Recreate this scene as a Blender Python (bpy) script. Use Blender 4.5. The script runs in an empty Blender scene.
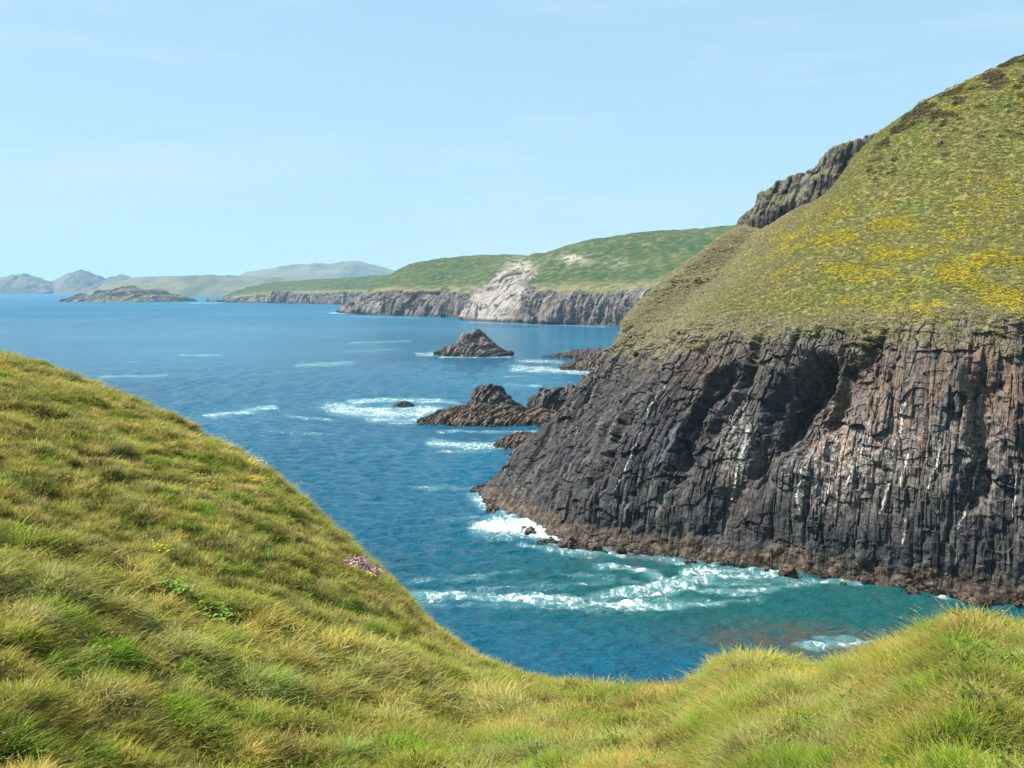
import bpy, math, random
import numpy as np
from mathutils import Vector, Matrix
R = math.radians
C = bpy.context.scene.collection
sc = bpy.context.scene
rng = np.random.default_rng(7)

# ------------------------------------------------------------------ camera, world, sun, exposure
CAMZ, F, HOR = 40.0, 995.6, 288.0
PITCH = math.atan((384 - HOR) / F)
cam_d = bpy.data.cameras.new('camera'); cam = bpy.data.objects.new('camera', cam_d); C.objects.link(cam)
cam.location = (0, 0, CAMZ); cam.rotation_euler = (R(90) - PITCH, 0, 0)
cam_d.lens = 35; cam_d.sensor_width = 36; cam_d.clip_start = 0.2; cam_d.clip_end = 120000
sc.camera = cam
SUN_EL, SUN_AZ = 52.0, -88.0          # azimuth from the view direction (+Y), negative = left
sd = Vector((math.sin(R(SUN_AZ)) * math.cos(R(SUN_EL)), math.cos(R(SUN_AZ)) * math.cos(R(SUN_EL)), math.sin(R(SUN_EL))))
sun_d = bpy.data.lights.new('sun', 'SUN'); sun = bpy.data.objects.new('sun', sun_d); C.objects.link(sun)
sun_d.energy = 5.0; sun_d.angle = R(0.5); sun_d.color = (1, 0.95, 0.87)
sun.rotation_euler = sd.to_track_quat('Z', 'Y').to_euler()
w = bpy.data.worlds.new('World'); sc.world = w; w.use_nodes = True
wn = w.node_tree; bg = wn.nodes['Background']
sky = wn.nodes.new('ShaderNodeTexSky'); sky.sky_type = 'NISHITA'; sky.sun_disc = False
sky.sun_elevation = R(SUN_EL); sky.sun_rotation = R(SUN_AZ); sky.air_density = 1.0; sky.dust_density = 0.6; sky.ozone_density = 1.0
sky.altitude = 0
tn = wn.nodes.new('ShaderNodeMix'); tn.data_type = 'RGBA'; tn.blend_type = 'MULTIPLY'; tn.inputs[0].default_value = 1; tn.inputs[7].default_value = (1.72, 2.48, 2.95, 1); gm = wn.nodes.new('ShaderNodeGamma'); gm.inputs[1].default_value = 0.27
wn.links.new(sky.outputs[0], gm.inputs[0]); wn.links.new(gm.outputs[0], tn.inputs[6]); bg.inputs[1].default_value = 0.10
# faint high cirrus
tc = wn.nodes.new('ShaderNodeTexCoord'); mp = wn.nodes.new('ShaderNodeMapping'); mp.inputs['Rotation'].default_value = (0, R(8), R(20)); mp.inputs['Scale'].default_value = (1.2, 1.2, 9)
cn = wn.nodes.new('ShaderNodeTexNoise'); cn.inputs['Scale'].default_value = 2.2; cn.inputs['Detail'].default_value = 7; cn.inputs['Roughness'].default_value = 0.62
mr = wn.nodes.new('ShaderNodeMapRange'); mr.inputs[1].default_value = 0.47; mr.inputs[2].default_value = 0.75; mr.inputs[4].default_value = 0.42
cm_ = wn.nodes.new('ShaderNodeMix'); cm_.data_type = 'RGBA'; cm_.inputs[7].default_value = (3.9, 4.3, 4.75, 1)
wn.links.new(tc.outputs['Generated'], mp.inputs[0]); wn.links.new(mp.outputs[0], cn.inputs['Vector']); wn.links.new(cn.outputs['Fac'], mr.inputs[0])
wn.links.new(mr.outputs[0], cm_.inputs[0]); wn.links.new(tn.outputs[2], cm_.inputs[6]); wn.links.new(cm_.outputs[2], bg.inputs[0])
sc.view_settings.view_transform = 'Standard'; sc.view_settings.look = 'None'; sc.view_settings.gamma = 1
sc.view_settings.exposure = 1.05; sc.view_settings.use_curve_mapping = False
sc.cycles.max_bounces = 6; sc.cycles.transparent_max_bounces = 16; sc.cycles.volume_bounces = 1
sc.cycles.use_denoising = True; sc.cycles.use_adaptive_sampling = True; sc.cycles.adaptive_threshold = 0.01
sc.cycles.sample_clamp_indirect = 4

# ------------------------------------------------------------------ pixel <-> world helpers
def ray(px, py):
    a = (np.asarray(px, float) - 512) / F; b = (384 - np.asarray(py, float)) / F
    c, s = math.cos(PITCH), math.sin(PITCH)
    return a, c + b * s, -s + b * c
def at(px, py, Y):
    x, y, z = ray(px, py); k = Y / y
    return np.array([x * k, y * k, CAMZ + z * k])
def seaY(px, py):
    x, y, z = ray(px, py); return float(-CAMZ / z * y)
def sea_pt(px, py): return at(px, py, seaY(px, py))
def proj(P):
    X, Y, Z = P[..., 0], P[..., 1], P[..., 2] - CAMZ
    c, s = math.cos(PITCH), math.sin(PITCH)
    fw = np.maximum(Y * c - Z * s, 1e-3); up = Y * s + Z * c
    return 512 + F * X / fw, 384 - F * up / fw

# ------------------------------------------------------------------ noise
_p = np.random.default_rng(3).permutation(256); PERM = np.concatenate([_p, _p, _p])
_g = np.random.default_rng(4).normal(size=(256, 3)); _g /= np.linalg.norm(_g, axis=1)[:, None]
def pn(x, y, z, seed=0):
    x = np.asarray(x, float) + seed * 17.31; y = np.asarray(y, float) + seed * 5.77; z = np.asarray(z, float) + seed * 11.13
    xi, yi, zi = np.floor(x), np.floor(y), np.floor(z)
    fx, fy, fz = x - xi, y - yi, z - zi
    xi = xi.astype(int) & 255; yi = yi.astype(int) & 255; zi = zi.astype(int) & 255
    u, v, t = [q * q * q * (q * (q * 6 - 15) + 10) for q in (fx, fy, fz)]
    out = 0
    for dx in (0, 1):
        a = PERM[xi + dx]
        for dy in (0, 1):
            b = PERM[a + ((yi + dy) & 255)]
            for dz in (0, 1):
                g = _g[PERM[b + ((zi + dz) & 255)]]
                d = g[..., 0] * (fx - dx) + g[..., 1] * (fy - dy) + g[..., 2] * (fz - dz)
                out = out + d * (u if dx else 1 - u) * (v if dy else 1 - v) * (t if dz else 1 - t)
    return out * 1.6
def fbm(P, sc_, o=3, seed=0, z=None):
    s = 0; a = 1.0; f = 1.0 / sc_; n = 0
    for k in range(o):
        s = s + a * pn(P[..., 0] * f, P[..., 1] * f, (P[..., 2] if P.shape[-1] > 2 else np.zeros(P.shape[:-1])) * f, seed + k * 3); n += a
        a *= 0.5; f *= 2.03
    return s / n
def h1(i, seed=0.0):
    q = np.sin(i * 12.9898 + seed * 78.233) * 43758.5453
    return q - np.floor(q)
def sst(a, b, x):
    t = np.clip((x - a) / (b - a), 0, 1); return t * t * (3 - 2 * t)
def segdist(px, py, pts, ysc=1.0):
    d = np.full(np.shape(px), 1e9)
    for (x0, y0), (x1, y1) in zip(pts[:-1], pts[1:]):
        dx, dy = x1 - x0, (y1 - y0) * ysc
        L = dx * dx + dy * dy + 1e-9
        t = np.clip(((px - x0) * dx + (py - y0) * ysc * dy) / L, 0, 1)
        d = np.minimum(d, np.hypot(px - x0 - t * dx, (py - y0) * ysc - t * dy))
    return d

# ------------------------------------------------------------------ node helper
class NT:
    def __init__(s, name):
        s.m = bpy.data.materials.new(name); s.m.use_nodes = True; s.t = s.m.node_tree; s.t.nodes.clear()
        s.out = s.n('OutputMaterial')
    def n(s, ty): return s.t.nodes.new('ShaderNode' + ty)
    def put(s, sock, v):
        if isinstance(v, bpy.types.NodeSocket): s.t.links.new(v, sock)
        elif isinstance(v, (tuple, list)) and len(v) == 3 and sock.type == 'RGBA': sock.default_value = (*v, 1)
        else: sock.default_value = v
    def pos(s): return s.n('NewGeometry').outputs['Position']
    def attr(s, name, inst=False, fac=True):
        a = s.n('Attribute'); a.attribute_name = name; a.attribute_type = 'INSTANCER' if inst else 'GEOMETRY'
        return a.outputs['Fac'] if fac else a.outputs['Color']
    def noise(s, vec, scale, detail=4, rough=0.55, dist=0.0, col=False):
        q = s.n('TexNoise'); s.put(q.inputs['Vector'], vec); q.inputs['Scale'].default_value = scale
        q.inputs['Detail'].default_value = detail; q.inputs['Roughness'].default_value = rough; q.inputs['Distortion'].default_value = dist
        return q.outputs['Color' if col else 'Fac']
    def math(s, op, a, b=0.0, c=0.0, clamp=False):
        q = s.n('Math'); q.operation = op; q.use_clamp = clamp
        s.put(q.inputs[0], a); s.put(q.inputs[1], b); s.put(q.inputs[2], c); return q.outputs[0]
    def vmath(s, op, a, b=(0, 0, 0)):
        q = s.n('VectorMath'); q.operation = op; s.put(q.inputs[0], a); s.put(q.inputs[1], b)
        return q.outputs['Value'] if op in ('DOT_PRODUCT', 'LENGTH') else q.outputs[0]
    def sep(s, v): q = s.n('SeparateXYZ'); s.put(q.inputs[0], v); return q.outputs
    def comb(s, x, y, z):
        q = s.n('CombineXYZ'); s.put(q.inputs[0], x); s.put(q.inputs[1], y); s.put(q.inputs[2], z); return q.outputs[0]
    def rng(s, v, a, b, lo=0.0, hi=1.0, smooth=True):
        q = s.n('MapRange'); q.interpolation_type = 'SMOOTHSTEP' if smooth else 'LINEAR'
        s.put(q.inputs[0], v); s.put(q.inputs[1], a); s.put(q.inputs[2], b); s.put(q.inputs[3], lo); s.put(q.inputs[4], hi); return q.outputs[0]
    def mix(s, f, a, b, mode='MIX'):
        q = s.n('Mix'); q.data_type = 'RGBA'; q.blend_type = mode
        s.put(q.inputs[0], f); s.put(q.inputs[6], a); s.put(q.inputs[7], b); return q.outputs[2]
    def ramp(s, f, stops):
        q = s.n('ValToRGB'); s.put(q.inputs[0], f); e = q.color_ramp.elements
        while len(e) < len(stops): e.new(0.5)
        for k, (p, c) in enumerate(stops): e[k].position = p; e[k].color = (*c, 1)
        return q.outputs[0]
    def bump(s, h, strength=0.5, dist=0.1, normal=None):
        q = s.n('Bump'); q.inputs['Strength'].default_value = strength; s.put(q.inputs['Height'], h); q.inputs['Distance'].default_value = dist
        if normal is not None: s.put(q.inputs['Normal'], normal)
        return q.outputs[0]
    def bsdf(s, col, rough=0.8, spec=0.3, normal=None, **kw):
        q = s.n('BsdfPrincipled'); s.put(q.inputs['Base Color'], col); s.put(q.inputs['Roughness'], rough)
        s.put(q.inputs['Specular IOR Level'], spec)
        if normal is not None: s.put(q.inputs['Normal'], normal)
        for k, v in kw.items(): s.put(q.inputs[k], v)
        return q.outputs[0]
    def upnormal(s, k=0.45):
        n = s.n('NewGeometry').outputs['Normal']; q = s.vmath('MULTIPLY', n, (k, k, k))
        return s.vmath('NORMALIZE', s.vmath('ADD', q, (0, 0, 1 - k * .4)))
    def done(s, sh): s.t.links.new(sh, s.out.inputs[0]); return s.m

# bedding: near-vertical slabs whose edges run up the cliff with a slight lean
BED = np.array([0.66, -0.71, 0.10]); BED /= np.linalg.norm(BED)

def mat_rock(name, dark, mid, pale, tide=5.0, scale=1.0, marked=False, tone=1.0, rim=False):
    g = NT(name); P = g.pos()
    s = g.vmath('DOT_PRODUCT', P, tuple(BED)); xyz = g.sep(P)
    warp = g.noise(P, 0.25 / scale, 3)
    s2 = g.math('ADD', s, g.math('MULTIPLY', warp, 1.0 * scale))
    st = g.comb(g.math('MULTIPLY', s2, 1.1 / scale), g.math('MULTIPLY', xyz[2], 0.10 / scale), g.math('MULTIPLY', xyz[0], 0.05 / scale))
    n1 = g.noise(st, 1.0, 6, 0.62)
    n2 = g.noise(P, 0.9 / scale, 6, 0.65)
    n3 = g.noise(P, 0.09 / scale, 3)
    f = g.math('ADD', g.math('MULTIPLY', n1, 0.6), g.math('MULTIPLY', n2, 0.4))
    col = g.ramp(f, [(0.40, dark), (0.5, mid), (0.63, pale)])
    col = g.mix(g.rng(n3, 0.38, 0.62), col, g.mix(1.0, col, (1.3, 1.22, 1.1), 'MULTIPLY'))
    if marked:
        ln = g.noise(g.comb(g.math('MULTIPLY', s2, 2.6), g.math('MULTIPLY', xyz[2], 0.07), 9.1), 1.0, 3, 0.6)
        brk = g.rng(g.noise(P, 0.35, 4), 0.42, 0.6)
        col = g.mix(g.math('MULTIPLY', g.math('MULTIPLY', g.rng(ln, 0.58, 0.68), brk), 0.7), col, (0.17, 0.155, 0.14))
        dk = g.rng(g.noise(g.comb(g.math('MULTIPLY', s2, 0.25), g.math('MULTIPLY', xyz[2], 0.10), 5.5), 1.0, 4), 0.5, 0.62)
        col = g.mix(g.math('MULTIPLY', dk, .55), col, (0.016, 0.016, 0.018))
        st2 = g.comb(g.math('MULTIPLY', s2, 0.8), g.math('MULTIPLY', xyz[2], 0.06), 3.7)
        n4 = g.noise(st2, 1.0, 5, 0.7)
        warm = g.math('MULTIPLY', g.attr('ochre'), g.rng(n2, .38, .58))
        fine = g.noise(g.comb(g.math('MULTIPLY', s2, 4.5), g.math('MULTIPLY', xyz[2], 0.12), 1.3), 1.0, 4, 0.7)
        col = g.mix(g.math('MULTIPLY', warm, .52), col, g.ramp(fine, [(.34, (0.045, 0.036, 0.032)), (.5, (0.115, 0.094, 0.08)), (.68, (0.22, 0.175, 0.135))]))
        och = g.math('MULTIPLY', g.attr('ochre'), g.rng(n4, 0.44, 0.58))
        col = g.mix(g.math('MULTIPLY', och, 0.65), col, g.mix(n2, (0.10, 0.058, 0.035), (0.27, 0.16, 0.085)))
        lich = g.math('MULTIPLY', g.attr('lichen'), g.rng(g.noise(P, 1.7, 6, 0.7), 0.47, 0.60))
        col = g.mix(g.math('MULTIPLY', lich, 0.75), col, (0.42, 0.39, 0.34))
        v = g.math('MULTIPLY', g.attr('vein'), g.rng(g.noise(P, 2.3, 4, 0.7), 0.42, 0.58))
        col = g.mix(g.math('MULTIPLY', v, .85), col, (0.55, 0.52, 0.46))
        n5 = g.noise(P, 1.1, 6, 0.7)
        gr = g.rng(g.math('ADD', g.attr('rim'), g.math('MULTIPLY', g.math('SUBTRACT', n5, 0.5), 1.6)), 0.45, 0.7)
        col = g.mix(gr, col, g.ramp(g.noise(P, 3.0, 4, 0.7), [(0.35, (0.05, 0.048, 0.025)), (0.5, (0.11, 0.10, 0.055)), (0.65, (0.18, 0.16, 0.10))]))
    if tide:
        z = g.math('ADD', xyz[2], g.math('MULTIPLY', g.math('SUBTRACT', g.noise(P, 0.22 / scale, 4), 0.5), tide * 1.3))
        tb = g.rng(z, tide * 0.5, tide * 0.85, 1.0, 0.0)
        tcol = g.ramp(n2, [(0.36, (0.014, 0.010, 0.007)), (0.5, (0.052, 0.036, 0.023)), (0.66, (0.135, 0.10, 0.062))])
        col = g.mix(tb, col, tcol)
        wet = g.rng(z, 0.2, 1.2, 1.0, 0.0)
        col = g.mix(wet, col, g.mix(1.0, col, (0.45, 0.42, 0.4), 'MULTIPLY'))
        rough = g.rng(wet, 0, 1, 0.75, 0.35)
    else: rough = 0.8
    if rim:                                     # turf on the flatter tops
        nz = g.sep(g.n('NewGeometry').outputs['Normal'])[2]
        t = g.math('MULTIPLY', g.attr('turf'), g.rng(g.math('ADD', nz, g.math('MULTIPLY', g.noise(P, 0.12, 4), 0.5)), 0.75, 1.0))
        col = g.mix(t, col, g.mix(n2, (0.06, 0.085, 0.02), (0.19, 0.18, 0.07)))
    b = g.bump(g.math('ADD', n1, n2), 0.7, 0.25 * scale)
    return g.done(g.bsdf(col, rough, 0.3, b))

# ------------------------------------------------------------------ mesh helpers
def tag(o, label, cat, group=None, kind=None):
    o['label'] = label; o['category'] = cat
    if group: o['group'] = group
    if kind: o['kind'] = kind
    return o
def mesh_np(name, V, Fq, mat, parent=None, attrs=None, smooth=True, cols=None, link=True):
    V = np.ascontiguousarray(V, np.float32).reshape(-1, 3); Fq = np.ascontiguousarray(Fq, np.int32)
    k = Fq.shape[1]
    me = bpy.data.meshes.new(name); me.vertices.add(len(V)); me.vertices.foreach_set('co', V.ravel())
    me.loops.add(Fq.size); me.loops.foreach_set('vertex_index', Fq.ravel())
    me.polygons.add(len(Fq)); me.polygons.foreach_set('loop_start', np.arange(0, Fq.size, k, dtype=np.int32))
    try: me.polygons.foreach_set('loop_total', np.full(len(Fq), k, np.int32))
    except Exception: pass
    sm = np.asarray(smooth)
    me.polygons.foreach_set('use_smooth', np.full(len(Fq), bool(sm)) if sm.ndim == 0 else sm.astype(bool))
    me.update(calc_edges=True)
    for an, av in (attrs or {}).items():
        a = me.attributes.new(an, 'FLOAT', 'POINT'); a.data.foreach_set('value', np.ascontiguousarray(av, np.float32).ravel())
    for an, av in (cols or {}).items():
        a = me.attributes.new(an, 'FLOAT_COLOR', 'POINT')
        q = np.ones((len(V), 4), np.float32); q[:, :3] = av; a.data.foreach_set('color', q.ravel())
    if mat: me.materials.append(mat)
    o = bpy.data.objects.new(name, me)
    if link: C.objects.link(o)
    if parent: o.parent = parent
    return o
def grid_faces(nu, nv):
    i = np.arange(nu * nv).reshape(nu, nv)
    return np.stack([i[:-1, :-1], i[1:, :-1], i[1:, 1:], i[:-1, 1:]], -1).reshape(-1, 4)
def subset(V, Fq, keep, attrs):
    Fs = Fq[keep]; used, inv = np.unique(Fs, return_inverse=True)
    return V.reshape(-1, 3)[used], inv.reshape(-1, 4), {k: a.ravel()[used] for k, a in attrs.items()}
def empty(name, loc=(0, 0, 0)):
    o = bpy.data.objects.new(name, None); C.objects.link(o); o.location = loc; o.empty_display_size = 0.1; return o
def crw(n, ts):
    ts = np.clip(np.asarray(ts, float), 0, n - 1 - 1e-6); i = np.floor(ts).astype(int); t = ts - i
    W = np.zeros((len(ts), n)); r = np.arange(len(ts))
    w4 = [-0.5 * t ** 3 + t ** 2 - 0.5 * t, 1.5 * t ** 3 - 2.5 * t ** 2 + 1, -1.5 * t ** 3 + 2 * t ** 2 + 0.5 * t, 0.5 * t ** 3 - 0.5 * t ** 2]
    for k in range(4): np.add.at(W, (r, np.clip(i + k - 1, 0, n - 1)), w4[k])
    return W
def knots(counts):
    return np.concatenate([np.linspace(k, k + 1, c, endpoint=False) for k, c in enumerate(counts)] + [[len(counts)]])
def loft(Cn, cu, cv):
    Wu, Wv = crw(Cn.shape[0], knots(cu)), crw(Cn.shape[1], knots(cv))
    return np.einsum('ai,ijk,bj->abk', Wu, Cn, Wv)
def normals(P, toward=None):
    n = np.cross(np.gradient(P, axis=0), np.gradient(P, axis=1)); n /= np.linalg.norm(n, axis=-1, keepdims=True) + 1e-9
    if toward is not None and np.mean(np.sum(n * (np.array(toward) - P), -1)) < 0: n = -n
    return n
def slabs(P, wd, ht, seed, warp=0.13):
    """piecewise slabs of the bedding, broken off at different heights"""
    s = P @ BED + warp * wd * 2 * pn(P[..., 0] / (wd * 4), P[..., 1] / (wd * 4), P[..., 2] / (wd * 6), seed)
    s = s + wd * 1.5 * pn(s / (wd * 3.1), 0 * s + seed, 0 * s, seed + 8)
    i = np.floor(s / wd); fr = s / wd - i
    zz = P[..., 2] + 0.35 * (P[..., 0] + P[..., 1]) + h1(i, seed) * ht * 3 + pn(P[..., 0] / 3, P[..., 1] / 3, P[..., 2] / 3, seed + 5) * ht * 0.3
    j = np.floor(zz / ht)
    v = h1(i * 3.17 + j * 7.31, seed + 2)
    crack = np.minimum(fr, 1 - fr)
    return v - 0.22 * (1 - sst(0.0, 0.10, crack)) * (v > .3)

# ------------------------------------------------------------------ haze (one closed even box)
def build_haze():
    g = NT('haze_air'); q = g.n('VolumePrincipled')
    q.inputs['Density'].default_value = 6.0e-5; q.inputs['Color'].default_value = (0.48, 0.74, 1.0, 1); q.inputs['Anisotropy'].default_value = 0.0
    g.t.links.new(q.outputs[0], g.out.inputs['Volume'])
    x0, x1, y0, y1, z0, z1 = -36000, 36000, -3000, 36000, -9.0, 330.0
    V = [(x, y, z) for x in (x0, x1) for y in (y0, y1) for z in (z0, z1)]
    Fq = [(0, 1, 3, 2), (4, 6, 7, 5), (0, 4, 5, 1), (2, 3, 7, 6), (0, 2, 6, 4), (1, 5, 7, 3)]
    tag(mesh_np('haze', V, Fq, g.m, smooth=False), 'pale blue sea haze that fades the far coast and islands', 'haze', kind='stuff')

# ------------------------------------------------------------------ sea
FOAM = [  # (polyline in photo pixels at sea level, half height px, strength)
    ([(336, 408), (360, 412), (395, 413), (430, 411)], 7, 1.0), ([(350, 402), (400, 400), (455, 402)], 3.2, .85),
    ([(375, 420), (405, 422), (430, 418)], 4, .8), ([(208, 416), (235, 413), (272, 407)], 2.6, .9), ([(285, 416), (330, 420)], 1.6, .5),
    ([(437, 431), (480, 432), (545, 432)], 1.6, .75), ([(435, 444), (465, 446), (500, 446)], 4.5, 1.0), ([(440, 452), (490, 452)], 1.5, .6),
    ([(474, 493), (490, 508), (512, 520)], 5, .9), ([(495, 528), (525, 527), (560, 536)], 10, 1.15), ([(512, 517), (545, 524), (560, 530)], 6, 1.0),
    ([(560, 548), (620, 552), (680, 562), (730, 566)], 4, .62), ([(410, 487), (465, 489)], 2.2, .6),
    ([(405, 583), (440, 580), (480, 578)], 3, .5), ([(415, 597), (450, 594), (490, 598), (540, 600), (590, 603)], 5.5, .95),
    ([(585, 600), (620, 594), (655, 588), (700, 580), (760, 575), (800, 572)], 5, .9), ([(604, 566), (640, 570), (665, 580), (690, 588)], 4, .85),
    ([(585, 603), (650, 606), (720, 604)], 4, .95), ([(640, 596), (690, 592), (740, 592), (775, 588)], 3.2, .75), ([(440, 574), (480, 576), (520, 572)], 2, .4),
    ([(690, 572), (740, 570), (790, 566), (850, 576)], 4.5, .85), ([(770, 572), (830, 570), (868, 580)], 5, 1.0), ([(735, 583), (800, 580), (860, 584)], 2.5, .55),
    ([(600, 612), (680, 600), (760, 600)], 3, .45), ([(480, 590), (560, 588), (620, 580)], 3, .45), ([(420, 605), (520, 606), (600, 610)], 2.5, .5), ([(560, 575), (610, 578), (640, 584)], 2.5, .5), ([(700, 582), (760, 586), (840, 580)], 3, .6), ([(520, 545), (560, 552), (620, 556)], 3, .7),
    ([(800, 646), (835, 644), (880, 644)], 4.5, .95), ([(820, 638), (860, 640)], 2.5, .7), ([(940, 596), (985, 598)], 2.5, .7),
    ([(515, 368), (550, 370), (590, 372)], 3.5, .95), ([(520, 361), (560, 362)], 2, .7), ([(418, 354), (440, 354)], 2, .9), ([(440, 357), (510, 357)], 1.2, .8),
    ([(505, 385), (540, 386)], 1.3, .5), ([(180, 355), (220, 355)], 1.2, .6), ([(100, 377), (165, 375)], 1.6, .6), ([(300, 365), (350, 363)], 2.6, .6),
    ([(350, 343), (410, 341)], 1.4, .5), ([(340, 352), (400, 349)], 1.2, .4), ([(190, 303), (220, 303)], .8, .6), ([(330, 313), (348, 313)], 1, .9), ([(350, 316), (420, 318)], .7, .5), ([(470, 322), (605, 327)], .8, .6),
    ([(120, 350), (190, 352)], 1.2, .3), ([(270, 432), (330, 434)], 1.5, .4), ([(440, 520), (480, 517)], 1.6, .4), ([(60, 337), (120, 338)], 1., .3)]
def build_sea():
    th = np.concatenate([np.linspace(-100, -34, 40, endpoint=False), np.linspace(-34, 36, 620, endpoint=False), np.linspace(36, 100, 40)])
    r = np.concatenate([np.geomspace(28, 75, 40, endpoint=False), np.geomspace(75, 700, 760, endpoint=False), np.geomspace(700, 34000, 300)])
    T, Rr = np.meshgrid(np.radians(th), r, indexing='ij')
    X, Y = Rr * np.sin(T), Rr * np.cos(T); Z = np.zeros_like(X)
    rr = np.random.default_rng(5)
    sp = np.maximum(Rr * 0.0032, np.where(Rr > 700, Rr * 0.012, 0)) ; sp = np.where(np.abs(T) > R(36), 50, sp)
    grp = 0.9 + 0.25 * pn(X / 40, Y / 40, 0 * X, 9)
    for k in range(46):
        lam = 1.6 * (4.2 ** rr.random()); a = 0.026 * lam ** 0.40; d = R(193 + rr.normal() * 30)
        att = 1 - sst(lam * 0.18, lam * 0.4, sp)
        Z += att * a * np.sin(2 * math.pi / lam * (X * math.sin(d) + Y * math.cos(d)) + rr.random() * 6.28)
    Z *= grp
    P = np.stack([X, Y, 0 * X], -1); px, py = proj(P)
    foam = np.zeros_like(X)
    wob = pn(X / 9, Y / 9, 0 * X, 2) * 3.0; woy = pn(X / 7, Y / 7, 0 * X, 12) * 2.0
    near = (np.abs(T) < R(36))
    for pts, hw, st in FOAM:
        asp = 2.2
        k = np.clip(hw / 3.0, 0.25, 1)
        d = segdist(px + wob * k * 2, py + woy * k, pts, asp)
        foam = np.maximum(foam, st * (.74 if st < 1.05 else 1.0) * (1 - sst(hw * 0.1, hw * asp * 1.6, d)))
    foam = np.where(near, foam, 0)
    # open-sea whitecaps
    wc = sst(0.50, 0.72, pn(X / 14, Y / 6, 0 * X, 21) * 0.6 + pn(X / 60, Y / 60, 0 * X, 22) * 0.5) * sst(250, 500, Rr) * 0.55 * (1 - sst(1500, 4000, Rr))
    foam = np.maximum(foam, wc)
    surf = np.exp(-segdist(px, py, [(492, 524), (520, 523), (556, 533)], 2.0) / 9) * near * (1 - sst(220, 300, Rr)); Z += surf * .9 * np.clip(.4 + 1.2 * np.abs(pn(X / 2.2, Y / 2.2, 0 * X, 14)), 0, 1.3)
    Z += foam * 0.3 * (0.5 + pn(X / 1.2, Y / 1.2, 0 * X, 4)) * near * (1 - sst(300, 500, Rr))
    shal = np.exp(-(((px - 740) / 210) ** 2 + ((py - 592) / 46) ** 2)) + 0.8 * np.exp(-(((px - 900) / 170) ** 2 + ((py - 615) / 40) ** 2)) + .35 * np.exp(-(((px - 560) / 260) ** 2 + ((py - 570) / 60) ** 2))
    shal = np.clip(shal, 0, 1) * near * (1 - sst(220, 330, Rr))
    reef = 1.5 * np.exp(-(((px - 785) / 80) ** 2 + ((py - 639) / 13) ** 2)) + 0.7 * np.exp(-(((px - 660) / 80) ** 2 + ((py - 556) / 6) ** 2)) + .55 * np.exp(-(((px - 860) / 60) ** 2 + ((py - 655) / 14) ** 2))
    reef = np.clip(reef, 0, 1) * near * (1 - sst(220, 330, Rr))
    g = NT('sea_water'); Q = g.pos(); xyz = g.sep(Q)
    dist = g.vmath('LENGTH', Q)
    big = g.noise(g.comb(g.math('MULTIPLY', xyz[0], 0.006), g.math('MULTIPLY', xyz[1], 0.004), 0.0), 1.0, 4)
    col = g.mix(g.rng(big, 0.35, 0.65), (0.002, 0.085, 0.160), (0.005, 0.130, 0.225))
    col = g.mix(g.attr('shallow'), col, (0.007, 0.098, 0.100))
    rn = g.noise(Q, 0.35, 4)
    col = g.mix(g.math('MULTIPLY', g.attr('reef'), g.rng(rn, 0.32, 0.58)), col, (0.085, 0.078, 0.058))
    # foam
    fa = g.attr('foam')
    fn = g.noise(g.comb(xyz[0], g.math('MULTIPLY', xyz[1], 0.8), 0.0), 1.0, 7, 0.72, 1.0); fn2 = g.noise(Q, 0.16, 4, 0.6, 0.4)
    lace = g.math('ADD', g.math('MULTIPLY', fn, 0.7), g.math('MULTIPLY', fn2, 0.3))
    fm = g.rng(g.math('ADD', fa, g.math('MULTIPLY', g.math('SUBTRACT', lace, 0.5), 5.5)), 0.48, 1.50)
    fm = g.math('MULTIPLY', fm, g.rng(fa, 0.04, 0.3))
    milk = g.math('MULTIPLY', g.rng(fa, 0.02, 0.7), 0.62)
    col = g.mix(milk, col, (0.16, 0.36, 0.36))
    w1 = g.noise(g.comb(g.math('MULTIPLY', xyz[0], 0.75), g.math('MULTIPLY', xyz[1], 1.7), xyz[2]), 0.5, 6, 0.68)
    w2 = g.noise(g.comb(g.math('MULTIPLY', xyz[0], 0.8), g.math('MULTIPLY', xyz[1], 1.3), 2.0), 0.07, 4, 0.6)
    w3 = g.noise(g.comb(g.math('MULTIPLY', xyz[0], 0.5), g.math('MULTIPLY', xyz[1], 1.0), 7.0), 0.22, 5, 0.7)
    w1 = g.math('ADD', w1, g.math('MULTIPLY', g.math('MULTIPLY', w3, g.rng(dist, 150, 500, .3, 1.0)), 1.6))
    h = g.math('ADD', g.math('MULTIPLY', w1, 1.25), g.math('MULTIPLY', w2, 0.8))
    b = g.bump(h, 1.0, 1.5)
    water = g.bsdf(col, g.rng(dist, 250, 2200, .10, .38), g.rng(dist, 120, 700, .6, .20), b, IOR=1.33)
    fo = g.bsdf((0.74, 0.78, 0.79), 0.9, 0.1, g.bump(fn, 0.5, 0.4))
    ms = g.n('MixShader'); g.put(ms.inputs[0], fm); g.put(ms.inputs[1], water); g.put(ms.inputs[2], fo)
    m = g.done(ms.outputs[0])
    V = np.stack([X, Y, Z], -1)
    o = mesh_np('sea', V, grid_faces(*X.shape)[:, ::-1], m, attrs=dict(foam=foam, shallow=shal, reef=reef))
    tag(o, 'blue sea turning teal and foam streaked in the cove', 'sea', kind='structure')

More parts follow.
